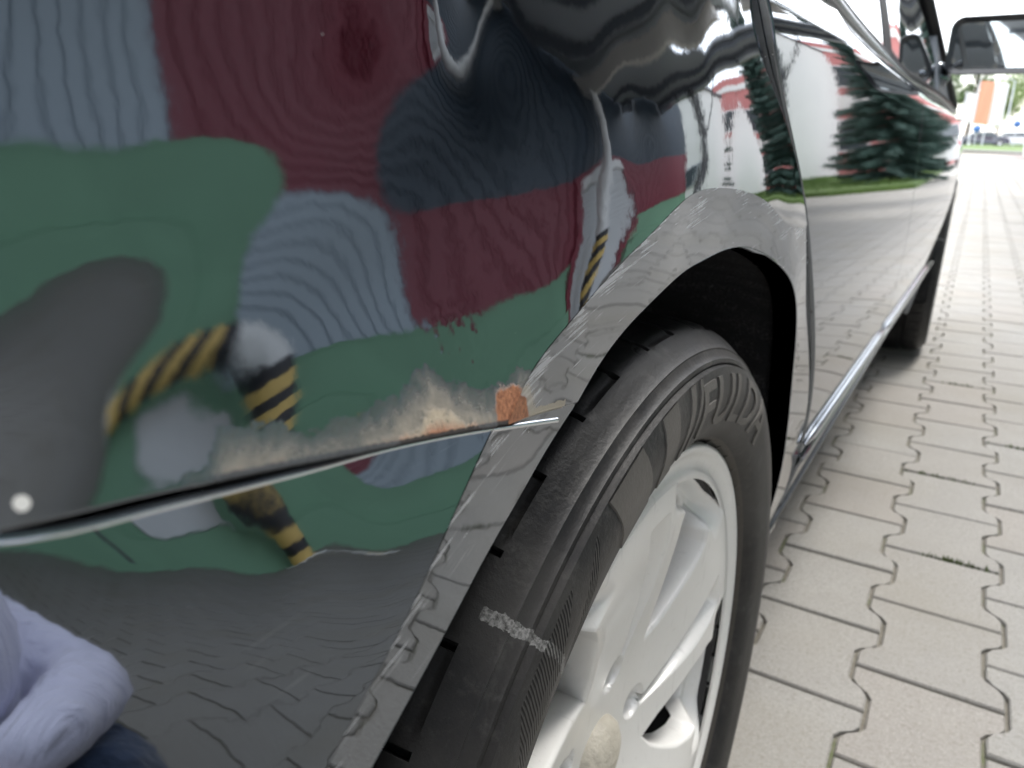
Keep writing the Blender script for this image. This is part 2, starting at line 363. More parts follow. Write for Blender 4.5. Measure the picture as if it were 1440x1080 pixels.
# ================================================================ spruces, far trees
bark = plain('bark', (.09, .07, .055), .9, var=.3, scale=10, bump=.5, bscale=40)
def leafmat(name, c, var=.5):
    s = NT(name); p = s.gen(); f = s.noise(1.3, p, 4); h = s.noise(14, p, 2)
    col = s.mix(f, tuple(x*(1-var) for x in c), tuple(x*(1+var) for x in c)); col = s.mix(s.math('MULTIPLY', h, .4), col, (c[0]*1.5, c[1]*1.35, c[2]*1.1))
    s.set(Base_Color=col, Roughness=.65); return s.m
def spruce(loc, H, wid, label, seed):
    rg = random.Random(seed); root = empty('spruce_tree', loc, label=label, cat='tree', group='spruces on the lawn')
    t = MB(); t.tube([(0, 0, 0), (.01, 0, H*.5), (0, .01, H*.98)], [.085, .05, .008], 9); t.build('trunk', bark, root)
    c = MB(); z = .22
    while z < H*.985:
        f = 1-z/H; L0 = wid*.5*(f**.82)*rg.uniform(.86, 1.1); n = max(5, int(7+f*6)); a0 = rg.uniform(0, 6)
        for k in range(n):
            a = a0+6.283*k/n+rg.gauss(0, .12); L = L0*rg.uniform(.72, 1.12); ca, sa = math.cos(a), math.sin(a)
            rise = rg.uniform(-.02, .12); steps = max(3, int(L/.1)); prev = None
            for i in range(steps+1):
                u = i/steps; r = L*u; zz = z+L*(rise*u*1.6-.34*u*u+.18*u**4); q = (r*ca, r*sa, zz)
                if i:
                    wd = .17*(1-u*.65)*min(1, L/.6)+.03
                    for sgn in (-1, 1):
                        for t_ in range(2):
                            rr = r-rg.uniform(0, L/steps); x, y = rr*ca, rr*sa
                            ang = a+sgn*rg.uniform(.5, 1.0); l2 = wd*rg.uniform(.8, 1.5)
                            ex, ey, ez = x+math.cos(ang)*l2, y+math.sin(ang)*l2, zz-rg.uniform(.02, .11)
                            px, py = -math.sin(ang)*.028, math.cos(ang)*.028
                            c.add([(x-px, y-py, zz-.015), (x+px*.2, y+py*.2, zz+.02), (ex, ey, ez)], [(0, 1, 2)])
                            c.add([(x, y, zz+.005), (x+px*1.4, y+py*1.4, zz-.05), (ex*.97+.03*x, ey*.97+.03*y, ez-.05)], [(0, 1, 2)])
                    c.add([prev, q, (q[0]-sa*.03, q[1]+ca*.03, q[2]-.035)], [(0, 1, 2)])
                prev = q
        z += rg.uniform(.10, .16)*(.55+f*.7)
    c.build('crown', leafmat('spruce_needles', (.035, .075, .062), .5), root)
spruce((2.55, 18.2, .08), 6.2, 2.9, 'tall blue-green spruce on the lawn, nearest the yard corner', 3)
spruce((2.9, 25.2, .08), 4.6, 2.0, 'shorter spruce on the lawn behind the tallest one', 8)
def far_tree(loc, H, cw, label, seed, mat, slim=False, leaf=.28, group='trees along the far road'):
    rg = random.Random(seed); root = empty('broadleaf_tree', loc, label=label, cat='tree', group=group)
    t = MB(); t.tube([(0, 0, 0), (.1, 0, H*.35), (.05, .1, H*.8)], [H*.018, H*.013, .02], 8)
    for k in range(6):
        a = rg.uniform(0, 6.28); z = H*rg.uniform(.3, .6); t.tube([(.05, 0, z), (math.cos(a)*cw*.2, math.sin(a)*cw*.2, z+H*.1), (math.cos(a)*cw*.36, math.sin(a)*cw*.36, z+H*.22)], [H*.007, H*.005, .01], 6)
    t.build('trunk', bark, root); c = MB()
    for k in range(26 if not slim else 18):
        z0 = H*rg.uniform(.3, .95); f = math.sin(math.pi*min(1, max(.08, (z0/H-.2)/.85)))**.6; a = rg.uniform(0, 6.28); r = cw*.42*f*rg.uniform(.1, 1)
        x0, y0 = r*math.cos(a), r*math.sin(a); cr = cw*rg.uniform(.1, .2)
        for i in range(150):
            d = Vector((rg.gauss(0, 1), rg.gauss(0, 1), rg.gauss(0, .8))).normalized()*cr*rg.uniform(.5, 1.1)
            u = Vector((rg.gauss(0, 1), rg.gauss(0, 1), rg.gauss(0, 1))).normalized(); v = u.orthogonal().normalized(); s = leaf*rg.uniform(.6, 1.3); P = Vector((x0, y0, z0))+d
            c.add([P-u*s*.5, P+v*s*.3, P+u*s*.5, P-v*s*.3], [(0, 1, 2, 3)])
    c.build('crown', mat, root)
lf1, lf2 = leafmat('leaf_light', (.11, .17, .04)), leafmat('leaf_mid', (.07, .12, .035))
far_tree((-1.7, 104, 0), 12.5, 4.0, 'slim poplar-like tree rising behind the orange banner', 1, lf2, True)
far_tree((4.4, 104, 0), 15.5, 8, 'leafy light green tree right of the banners', 2, lf1)
far_tree((7.5, 90, 0), 15, 8, 'tall leafy tree at the right edge of the far road', 4, lf1)
far_tree((1.4, 118, 0), 8.5, 7, 'low rounded green tree behind the pale parked car', 5, lf1)
far_tree((-5.2, 112, 0), 9, 6, 'bushy tree left of the banners', 6, lf2)
far_tree((14, 110, 0), 12, 8, 'broad tree furthest to the right along the road', 9, lf2)
far_tree((9, 47, 0), 8, 5, 'young broadleaf tree beside the pink building', 10, lf1)

# ================================================================ white and pink buildings, far cars, banners
glass_d = plain('window_glass', (.05, .065, .075), .08, var=.2, scale=.5)
white_w = plain('white_render', (.78, .77, .74), .8, var=.06, scale=1)
pink_w = plain('pink_render', (.52, .20, .19), .8, var=.1, scale=1)
grey_f = plain('grey_frame', (.35, .37, .39), .5)
wb = empty('white_annex', (9, 27, 0), label='plain white rendered annex with one small window beyond the hall', cat='building')
m = MB(); m.box((6.4, 24, 0), (12, 31, 5.4)); pbuild(m, 'wall', white_w, wb)
m = MB(); m.box((6.3, 23.9, 5.4), (12.1, 31.1, 5.55)); pbuild(m, 'roof', steel_d, wb)
m = MB(); m.box((6.75, 23.93, 1.2), (7.35, 23.999, 2.0)); f = pbuild(m, 'window', grey_f, wb)
m = MB(); m.box((6.82, 23.915, 1.27), (7.28, 23.928, 1.93)); m.v = [(x-9, y-27, z) for x, y, z in m.v]; m.build('pane', glass_d, f)
m = MB(); m.box((6.38, 23.96, -.01), (12.02, 23.999, .35)); pbuild(m, 'plinth', plain('annex_plinth', (.33, .32, .30), .85), wb)
m = MB(); m.tube([(6.5, 23.94, .1), (6.5, 23.94, 5.3)], .045, 10); pbuild(m, 'downpipe', steel_d, wb)
m = MB(); m.box((8.2, 23.93, .0), (9.1, 23.999, 2.1)); pbuild(m, 'door', grey_f, wb)
pb = empty('pink_building', (8, 40, 0), label='pink rendered building with white bands behind the spruces', cat='building')
m = MB(); m.box((2.5, 33, 0), (16, 46, 6.6)); pbuild(m, 'wall', pink_w, pb)
for z0, z1 in ((2.6, 3.15), (5.9, 6.2)):
    m = MB(); m.box((2.42, 32.93, z0), (16.06, 46.06, z1)); pbuild(m, 'white_band', white_w, pb)
for z0 in (.9, 3.5):
    for k in range(5):
        x = 3.3+k*2.3; m = MB(); m.box((x, 32.96, z0), (x+1.4, 32.999, z0+1.3)); f = pbuild(m, 'window', white_p, pb)
        m = MB(); m.box((x+.07, 32.945, z0+.07), (x+1.33, 32.957, z0+1.23)); m.v = [(a-8, b-40, c) for a, b, c in m.v]; m.build('pane', glass_d, f)
ob = empty('grey_shed', (-6.5, 122, 0), label='low dark grey shed beyond the far road', cat='building')
m = MB(); m.box((-12, 122, 0), (-3.0, 130, 3.1)); pbuild(m, 'wall', plain('shed_wall', (.16, .17, .18), .8), ob)
m = MB(); m.box((-12.3, 121.6, 3.1), (-2.7, 130.4, 3.35)); pbuild(m, 'roof', steel_d, ob)
rubber = plain('tyre_rubber_far', (.03, .03, .032), .8)
def far_car(loc, rz, col, label, group='cars parked far beyond the yard'):
    root = empty('parked_car', loc, rz, label=label, cat='car', group=group)
    pt = plain('car_paint_'+label[:6], col, .25, var=.02, coat=1)
    side = [(-2.15, .25), (-2.2, .62), (-2.1, .9), (-1.5, .97), (-.95, 1.38), (.55, 1.42), (1.15, 1.0), (1.95, .86), (2.2, .6), (2.15, .25)]
    b = MB(); n = len(side); ws = [.84, .86, .84, .82, .64, .64, .8, .8, .82, .82]
    vs = [(x, -w_, z) for (x, z), w_ in zip(side, ws)]+[(x, w_, z) for (x, z), w_ in zip(side, ws)]
    b.add(vs, [tuple(range(n)), tuple(range(2*n-1, n-1, -1))]+[(i, n+i, n+(i+1) % n, (i+1) % n) for i in range(n)]); o = b.build('body', pt, root)
    wd = MB()
    for s in (-1, 1):
        v = [(-1.38, s*.835, .99), (-.92, s*.665, 1.33), (.5, s*.665, 1.36), (1.0, s*.82, 1.01)]; wd.add(v, [(0, 1, 2, 3)] if s < 0 else [(3, 2, 1, 0)])
    wd.add([(-1.52, -.7, 1.0), (-1.52, .7, 1.0), (-1.0, .58, 1.36), (-1.0, -.58, 1.36)], [(0, 3, 2, 1)]); wd.add([(1.17, -.7, 1.03), (1.17, .7, 1.03), (.62, .58, 1.39), (.62, -.58, 1.39)], [(0, 1, 2, 3)])
    wd.build('window', glass_d, root)
    tm = MB().lathe([(.19, -.1), (.3, -.1), (.32, -.06), (.32, .06), (.3, .1), (.19, .1)], 20, 'y').mesh('tyre', rubber); rm = MB().lathe([(.0, -.09), (.19, -.085), (.2, -.1)], 20, 'y').mesh('rim', lgrey)
    for x in (-1.35, 1.35):
        for s in (-1, 1):
            wh = inst('wheel', tm, root, (x, s*.76, .32)); inst('rim', rm, wh, rot=(0, 0, math.pi if s > 0 else 0))
    for s in (-1, 1):
        inst('headlight', MB().box((2.08, s*.62-.16, .62), (2.2, s*.62+.16, .76)).mesh('headlight', lgrey), root)
        inst('tail_light', MB().box((-2.2, s*.62-.16, .66), (-2.13, s*.62+.16, .82)).mesh('tail_light', plain('red_lens', (.5, .03, .03), .3)), root)
far_car((.1, 92, .02), .15, (.03, .04, .07), 'dark blue car parked far beyond the grass strip')
far_car((2.9, 95, .02), .1, (.7, .72, .75), 'silver car parked right of the dark blue one')
far_car((-3.2, 93, .02), -1.3, (.78, .78, .78), 'white car parked left of the banners')
far_car((2.75, 29, .0), 1.2, (.75, .76, .78), 'white hatchback parked near the pink building')
far_car((-.75, -8.5, .0), R(90), (.03, .032, .04), 'dark car parked behind under the canopy', 'cars parked under the canopy')
far_car((2.1, -9.3, .0), R(90), (.10, .22, .24), 'teal car parked behind beside the dark one', 'cars parked under the canopy')
def banner(x, y, H, hl, col, label):
    root = empty('banner_flag', (x, y, 0), label=label, cat='flag', group='banners at the far roadside')
    MB().tube([(0, 0, 0), (0, 0, H)], [.06, .04], 10).build('pole', pipe_m, root)
    f = MB(); vs = []
    for i in range(7):
        for j in range(13): vs.append((.07+i*.19, .06*math.sin(i*1.4+j*.3), H-.15-j*hl/12-.02*i*i*.2))
    f.add(vs, [(i*13+j, (i+1)*13+j, (i+1)*13+j+1, i*13+j+1) for i in range(6) for j in range(12)], 0, True); f.build('cloth', plain('cloth_'+label[:6], col, .8, var=.06), root)
banner(-2.0, 86, 5.0, 2.6, (.72, .73, .76), 'white banner left of the orange one')
banner(-1.05, 84, 5.9, 3.7, (.75, .30, .20), 'orange banner on a pole by the far road')
banner(.05, 85, 5.8, 3.6, (.75, .76, .80), 'tall white banner right of the orange one')
def sign(x, y, z, label):
    root = empty('road_sign', (x, y, 0), label=label, cat='road sign', group='blue road signs far away')
    MB().tube([(0, 0, 0), (0, 0, z+.3)], .035, 8).build('pole', pipe_m, root)
    MB().lathe([(0, -.06), (.32, -.06), (.32, -.04), (0, -.04)], 24, 'y', c=(0, 0, z)).build('sign_plate', plain('sign_blue', (.06, .16, .42), .4), root, fix=True)
sign(-.55, 80, 1.6, 'round blue road sign below the banners'); sign(2.6, 88, 2.1, 'round blue road sign near the right trees')
for x, y, h, lab in ((3.5, 78, 7.5, 'slim grey lamp post at the right edge'), (1.9, 98, 6.5, 'grey lamp post behind the silver car')):
    root = empty('lamp_post', (x, y, 0), label=lab, cat='lamp post', group='lamp posts on the far road')
    MB().tube([(0, 0, 0), (0, 0, h)], [.09, .05], 10).build('pole', pipe_m, root); MB().tube([(0, 0, h), (-.5, 0, h+.25), (-1.3, 0, h+.3)], .04, 8).build('arm', pipe_m, root)
    MB().box((-1.8, -.13, h+.25), (-1.2, .13, h+.36), bev=.03).build('lamp_head', lgrey, root)
# ================================================================ the dark estate car
car = empty('parked_car', (-.86, 1.6, 0), label='dark glossy car with rust along the seam above its rear bumper', cat='car')
S1C=[127267,117915,109468,101885,95036,88712,82683,76773,70888,64993,59076,53140,47212,41355,35655,30213,25143,20567,16577,13199,10384,8045,6096,4491,122662,111858,101961,93036,85152,78291,72273,66762,61398,55938,50306,44547,38761,33084,27689,22775,18515,14959,12012,9498,7260,5195,3257,1431,118316,106557,95548,85390,76272,68387,61800,56302,51405,46566,41456,36027,30481,25099,20211,16111,12882,10348,8219,6250,4298,2302,240,-1889,114112,101931,90205,79029,68626,59333,51525,45422,40768,36749,32498,27634,22406,17439,13372,10463,8417,6751,5122,3377,1460,-651,-2964,-5477,109836,97739,85750,73934,62485,51755,42258,34647,29432,26198,23235,19473,14649,10346,7703,6284,5202,3981,2497,733,-1327,-3694,-6365,-9331,105227,93606,81812,69857,57850,46090,35088,25516,18341,14775,13512,11322,7624,4713,4047,3622,2805,1623,95,-1822,-4151,-6879,-9972,-13406,100037,89118,77882,66303,54369,42215,30338,19601,10652,3987,4646,2380,2460,2074,1974,1335,509,-625,-2253,-4434,-7131,-10267,-13769,-17597,94047,83944,73462,62590,51304,39580,27536,15979,7224,3686,-955,-224,-1496,-1421,-1665,-1519,-1825,-2897,-4745,-7285,-10379,-13881,-17686,-21747,87099,77873,68224,58150,47675,36864,25880,15121,5688,2193,-2396,-4626,-4771,-5269,-4392,-4000,-4271,-5459,-7606,-10516,-13930,-17655,-21583,-25677,79153,70796,62004,52755,43069,33061,22879,12706,3736,752,-2807,-7277,-7614,-8443,-7699,-6796,-6981,-8470,-10980,-14144,-17681,-21419,-25277,-29227,70337,62732,54786,46440,37603,28278,18863,10472,4499,146,-3748,-8065,-10488,-10927,-10542,-9719,-10255,-12093,-14777,-17945,-21376,-24945,-28593,-32300,60926,53915,46745,39375,31732,23835,16070,9298,4130,-820,-4753,-8486,-12115,-13366,-12513,-12769,-13994,-15995,-18568,-21529,-24717,-28033,-31429,-34893,51262,44786,38362,32031,25897,20072,14504,8950,3431,-1263,-5268,-8634,-12390,-14705,-13113,-15134,-17187,-19331,-21803,-24562,-27518,-30611,-33817,-37127,41724,35910,30337,25079,20301,16145,12415,8166,2283,-1337,-5219,-8610,-12440,-16622,-16912,-17741,-19587,-21866,-24353,-27016,-29841,-32814,-35927,-39177,32731,27816,23234,19030,15251,11871,8797,5993,2962,-777,-4746,-8471,-11904,-14965,-17447,-19454,-21501,-23812,-26327,-28988,-31790,-34742,-37845,-41099,24717,20873,17320,14061,11081,8384,6074,4259,2448,-880,-4155,-7559,-11249,-14458,-17238,-20050,-22685,-25234,-27840,-30568,-33438,-36456,-39617,-42916,18022,15235,12641,10242,8063,6180,4645,3242,1357,-1345,-3700,-7031,-10132,-13545,-17075,-20269,-23248,-26108,-28937,-31834,-34853,-38001,-41267,-44639,12783,10891,9121,7494,6049,4794,3631,2342,681,-1547,-3641,-6709,-9160,-12899,-16643,-20127,-23434,-26583,-29692,-32854,-36096,-39416,-42809,-46273,8867,7649,6509,5465,4526,3644,2677,1415,-266,-2059,-3284,-6242,-9761,-13070,-16575,-20113,-23477,-26839,-30270,-33737,-37215,-40713,-44244,-47816,5915,5172,4470,3809,3179,2526,1760,784,-422,-1795,-3386,-5774,-8741,-12641,-16383,-19873,-23439,-27145,-30876,-34570,-38235,-41897,-45571,-49261,3653,3235,2819,2399,1959,1474,921,280,-489,-1526,-3130,-5522,-8379,-12236,-16144,-19880,-23790,-27709,-31557,-35371,-39180,-42989,-46794,-50592,1903,1697,1463,1194,883,527,128,-340,-975,-1989,-3625,-5891,-8435,-12104,-16414,-20707,-24609,-28392,-32237,-36149,-40085,-44012,-47914,-51786,537,459,340,175,-41,-317,-672,-1161,-1880,-2930,-4358,-6159,-8587,-12088,-16318,-20689,-24850,-28879,-32895,-36929,-40962,-44965,-48920,-52823,-541,-548,-594,-687,-840,-1084,-1466,-2040,-2834,-3823,-4977,-6461,-8799,-12110,-16079,-20318,-24752,-29182,-33482,-37670,-41781,-45822,-49793,-53695,-1388,-1365,-1376,-1430,-1550,-1781,-2170,-2753,-3527,-4469,-5615,-7156,-9435,-12554,-16400,-20682,-25098,-29559,-33986,-38300,-42474,-46533,-50505,-54408,-2034,-2018,-2030,-2080,-2187,-2387,-2718,-3215,-3909,-4853,-6129,-7832,-10042,-13048,-16811,-21075,-25502,-29994,-34455,-38785,-42966,-47037,-51035,-54979,-2499,-2518,-2560,-2630,-2735,-2891,-3128,-3496,-4079,-4974,-6263,-8000,-10292,-13329,-17054,-21308,-25849,-30424,-34826,-39069,-43222,-47325,-51389,-55416,-2794,-2864,-2950,-3052,-3168,-3300,-3465,-3720,-4164,-4930,-6154,-7959,-10431,-13592,-17397,-21752,-26335,-30710,-34922,-39098,-43278,-47450,-51598,-55717,-2925,-3050,-3182,-3320,-3462,-3609,-3768,-3975,-4317,-4953,-6101,-7976,-10692,-14084,-18000,-22171,-26337,-30499,-34711,-38964,-43225,-47471,-51691,-55883,-2891,-3069,-3246,-3423,-3604,-3797,-4013,-4276,-4638,-5239,-6351,-8307,-11187,-14610,-18393,-22272,-26155,-30225,-34494,-38821,-43137,-47426,-51689,-55928,-2687,-2917,-3144,-3368,-3597,-3849,-4150,-4537,-5059,-5789,-6897,-8814,-11654,-14956,-18569,-22373,-26326,-30378,-34534,-38778,-43061,-47344,-51615,-55873,-2312,-2598,-2883,-3167,-3459,-3777,-4158,-4656,-5336,-6262,-7513,-9387,-12074,-15222,-18729,-22533,-26551,-30621,-34706,-38841,-43030,-47253,-51493,-55741,-1774,-2121,-2473,-2833,-3206,-3606,-4063,-4626,-5368,-6386,-7814,-9818,-12456,-15545,-19008,-22773,-26739,-30787,-34850,-38925,-43029,-47172,-51348,-55552,-1087,-1501,-1931,-2379,-2849,-3352,-3904,-4541,-5339,-6442,-8025,-10191,-12877,-15963,-19386,-23070,-26937,-30912,-34932,-38968,-43018,-47092,-51196,-55332,-275,-762,-1276,-1821,-2402,-3028,-3718,-4507,-5465,-6720,-8469,-10751,-13453,-16493,-19832,-23409,-27163,-31037,-34984,-38968,-42973,-46994,-51036,-55101,637,71,-535,-1184,-1886,-2655,-3521,-4530,-5748,-7237,-9084,-11380,-14077,-17068,-20315,-23780,-27417,-31182,-35037,-38951,-42900,-46872,-50861,-54868,1619,969,265,-498,-1333,-2261,-3317,-4541,-5976,-7663,-9652,-11994,-14682,-17627,-20797,-24162,-27690,-31348,-35107,-38937,-42818,-46734,-50674,-54636,2644,1902,1092,207,-770,-1860,-3094,-4503,-6118,-7972,-10098,-12516,-15215,-18133,-21246,-24532,-27968,-31529,-35194,-38938,-42744,-46596,-50484,-54403,3683,2842,1919,906,-212,-1456,-2849,-4418,-6187,-8183,-10427,-12923,-15652,-18565,-21644,-24873,-28235,-31715,-35295,-38957,-42687,-46472,-50302,-54174,4711,3764,2724,1584,331,-1053,-2587,-4295,-6198,-8316,-10660,-13227,-15995,-18917,-21980,-25171,-28480,-31895,-35403,-38992,-42650,-46368,-50138,-53956,5703,4647,3492,2232,855,-654,-2315,-4146,-6166,-8387,-10817,-13448,-16255,-19194,-22253,-25422,-28694,-32059,-35510,-39037,-42632,-46287,-49997,-53757,6642,5481,4218,2847,1358,-266,-2039,-3979,-6100,-8412,-10917,-13604,-16447,-19406,-22468,-25626,-28873,-32203,-35609,-39087,-42628,-46228,-49882,-53586,7517,6259,4898,3427,1836,111,-1763,-3800,-6010,-8401,-10971,-13707,-16584,-19562,-22632,-25785,-29018,-32323,-35698,-39137,-42636,-46189,-49794,-53446,8321,6979,5532,3973,2292,476,-1487,-3610,-5900,-8360,-10987,-13768,-16675,-19672,-22752,-25906,-29130,-32420,-35773,-39184,-42650,-46166,-49731,-53340,9053,7642,6121,4486,2726,830,-1212,-3411,-5771,-8294,-10973,-13793,-16728,-19744,-22834,-25992,-29214,-32495,-35833,-39225,-42668,-46157,-49691,-53267,9716,8250,6669,4969,3141,1175,-938,-3204,-5627,-8205,-10930,-13786,-16746,-19780,-22882,-26046,-29270,-32549,-35881,-39262,-42689,-46161,-49674,-53227]
S3C=[29558,26310,22981,19580,16125,12638,9140,5641,2148,-1335,-4802,-8255,-11701,-15160,-18585,-21897,-25028,-27956,31179,28066,24860,21561,18173,14716,11223,7730,4260,820,-2589,-5961,-9292,-12519,-15538,-18343,-21019,-23636,32681,29688,26605,23425,20139,16752,13294,9814,6360,2960,-378,-3650,-6845,-9857,-12559,-14990,-17230,-19286,34063,31173,28208,25159,22005,18733,15348,11897,8452,5084,1825,-1323,-4351,-7158,-9657,-11897,-13716,-14923,35325,32518,29661,26743,23742,20625,17369,13985,10552,7192,4006,1017,-1789,-4390,-6927,-9178,-10504,-10670,36470,33727,30959,28159,25309,22375,19304,16062,12681,9306,6147,3342,877,-1584,-4639,-6852,-7528,-6901,37503,34806,32106,29401,26681,23920,21069,18053,14826,11467,8261,5585,3650,900,-2978,-4615,-4850,-4256,38431,35766,33115,30477,27851,25225,22571,19825,16881,13680,10413,7668,6252,2409,-1095,-2244,-3095,-3426,39263,36620,33999,31403,28833,26290,23767,21239,18627,15779,12621,9591,7886,5009,2302,-1059,-3159,-4892,40010,37380,34777,32201,29658,27149,24679,22250,19849,17383,14584,11359,9164,5563,-1176,-2918,-5360,-8837,40687,38064,35467,32897,30357,27851,25380,22943,20538,18153,15666,12740,9529,2364,-1607,-5792,-10352,-14792,41309,38688,36091,33517,30969,28448,25949,23460,20949,18373,15739,12786,7002,1410,-3574,-11115,-17199,-21741,41890,39271,36670,34090,31530,28989,26461,23931,21377,18767,15948,12230,6107,-1837,-11789,-18317,-23942,-28566,42446,39828,37226,34640,32071,29519,26981,24452,21915,19272,16141,11661,4585,-2774,-13886,-22648,-29143,-34285,42988,40374,37773,35186,32616,30066,27537,25023,22461,19637,16090,11220,4605,-3100,-12977,-23000,-31405,-38152,43528,40920,38325,35743,33179,30636,28112,25567,22878,19785,15943,11087,5133,-2125,-10976,-20918,-30675,-39580,44072,41475,38888,36315,33756,31210,28653,26009,23128,19807,15873,11254,5939,-514,-8493,-17813,-27949,-38439,44624,42042,39465,36896,34330,31751,29114,26328,23269,19824,15938,11604,6811,1147,-5939,-14452,-24251,-35189,45186,42620,40049,37471,34876,32233,29486,26558,23376,19898,16117,12036,7640,2615,-3616,-11234,-20253,-30646,45758,43203,40627,38024,35376,32647,29789,26751,23504,20041,16369,12491,8395,3855,-1641,-8355,-16364,-25659,46336,43781,41185,38540,35825,33008,30056,26946,23671,20239,16659,12935,9061,4882,-17,-5897,-12865,-20919,46913,44343,41714,39016,36231,33337,30316,27163,23880,20478,16964,13347,9627,5707,1275,-3908,-9956,-16890,47481,44881,42208,39453,36605,33651,30586,27408,24125,20743,17271,13716,10084,6326,2217,-2445,-7785,-13820,48033,45390,42667,39860,36960,33964,30870,27681,24399,21028,17572,14038,10431,6718,2756,-1600,-6455,-11788,48562,45867,43095,40242,37304,34280,31171,27977,24696,21326,17866,14314,10666,6867,2829,-1471,-6017,-10776,49067,46316,43495,40602,37638,34601,31488,28295,25014,21637,18152,14545,10795,6768,2421,-2062,-6461,-10748]

class Spl:
    """tensor cubic B-spline x(y,z): the pressed shape of a panel"""
    def __init__(s, c, y0, y1, ny, z0, z1, nz): s.c = np.array(c).reshape(ny, nz)*1e-6; s.a = (y0, y1, ny, z0, z1, nz)
    @staticmethod
    def bas(t, n):
        t = np.clip(t, 0, 1)*(n-3); i = np.minimum(t.astype(int), n-4); u = t-i
        return i, np.stack([(1-u)**3, 3*u**3-6*u**2+4, -3*u**3+3*u**2+3*u+1, u**3], -1)/6
    def __call__(s, y, z):
        y0, y1, ny, z0, z1, nz = s.a; y, z = np.broadcast_arrays(np.asarray(y, float), np.asarray(z, float)); sh = y.shape; y, z = y.ravel(), z.ravel()
        i, By = s.bas((y-y0)/(y1-y0), ny); j, Bz = s.bas((z-z0)/(z1-z0), nz)
        cc = s.c[(i[:, None]+np.arange(4))[:, :, None], (j[:, None]+np.arange(4))[:, None, :]]
        return np.einsum('na,nb,nab->n', By, Bz, cc).reshape(sh)
_S1 = Spl(S1C, -.06, .80, 46, .54, .90, 24); _S3 = Spl(S3C, -.08, .32, 26, .44, .72, 18)
def S1(y, z):
    y = np.asarray(y, float); z = np.asarray(z, float); yl = -.03; d = np.minimum(y-yl, 0); zt = np.maximum(z-.86, 0)
    return _S1(np.maximum(y, yl), np.clip(z, .56, .86))+d*.15-1.9*d*d-zt*.35-zt*zt*1.0
def S3(y, z):
    y = np.asarray(y, float); z = np.asarray(z, float); yl = -.04; d = np.minimum(y-yl, 0); zl = np.minimum(z-.47, 0)
    return _S3(np.maximum(y, yl), np.clip(z, .46, .71))+d*.12-1.9*d*d-.9*zl*zl
HY, HZ = .372, .3165            # rear hub
_zs = smooth_interp([(.0355, .6790), (.0452, .6762), (.0561, .6739), (.0689, .6711), (.0844, .6677), (.1034, .6635), (.1263, .6588), (.1561, .6525), (.1983, .6430), (.25, .6305)])
def zs(y): y = np.asarray(y, float); return np.where(y < .03, _zs(.03)+(y-.03)*-.28*np.exp(np.minimum(y-.03, 0)/.12), _zs(np.maximum(y, .03)))
def sg(y): return np.interp(y, [-.4, .036, .1, .15, .2], [.0036, .0036, .0026, .0019, .0015])
yg = smooth_interp([(z, y) for y, z in ((.478, .90), (.489, .86), (.5073, .8084), (.5213, .7771), (.5662, .7346), (.6311, .6765), (.6851, .6052), (.735, .545), (.79, .475), (.82, .42), (.83, .32), (.831, .26))])
_Ra = smooth_interp([(-15, .347), (-2, .353), (10, .3555), (24, .355), (36, .3655), (43.7, .3802), (49.9, .385), (57.7, .378), (68.2, .3657), (77.4, .3581), (85.8, .3515), (93, .3495), (100.7, .3496), (111.4, .3539), (116.5, .3546), (122.0, .3603), (126.5, .3728), (130.6, .3854), (133.7, .3936), (136.5, .4005), (145, .408), (160, .405), (185, .395)])
_Rc = smooth_interp([(-15, .62), (0, .60), (14, .57), (25, .55), (36, .52), (46, .475), (54, .425), (61.9, .400), (69, .393), (77.1, .3886), (87.9, .3865), (96.6, .3870), (101.7, .3842), (109.2, .3855), (114.9, .3900), (119.6, .3950), (123.3, .3972), (128.4, .4027), (131.5, .4079), (134.8, .4142), (140, .421), (150, .428), (165, .43), (185, .43)])
def rt(y, z): return np.hypot(y-HY, z-HZ), np.degrees(np.arctan2(z-HZ, y-HY))%360 - np.where(np.degrees(np.arctan2(z-HZ, y-HY))%360 > 300, 360, 0)
xm = smooth_interp([(-.5, -.03), (.3, -.0135), (.6, -.0042), (1.0, .0080), (1.45, .0215), (2.0, .0375), (2.4, .0478), (2.9, .055), (3.2, .045), (3.4, .0), (3.55, -.09)])
_pz = smooth_interp([(.28, -.034), (.30, -.03), (.33, -.024), (.36, -.018), (.40, -.013), (.45, -.0078), (.5, -.0035), (.55, -.0009), (.60, -.0003), (.64, -.0018), (.68, -.0040), (.72, -.0064), (.76, -.0090), (.785, -.0110), (.805, -.0145), (.83, -.026), (.86, -.049)])
def XD(y, z): return xm(y)+_pz(z)-np.interp(y, [.8, 1.2, 1.7, 2.4, 2.9], [0, .016, .04, .045, .03])*np.maximum(0, (np.asarray(z)-.775)/.055)**2
def zbelt(y): return np.interp(y, [.3, .8, 1.7, 2.3, 2.6], [.856, .848, .826, .792, .775])

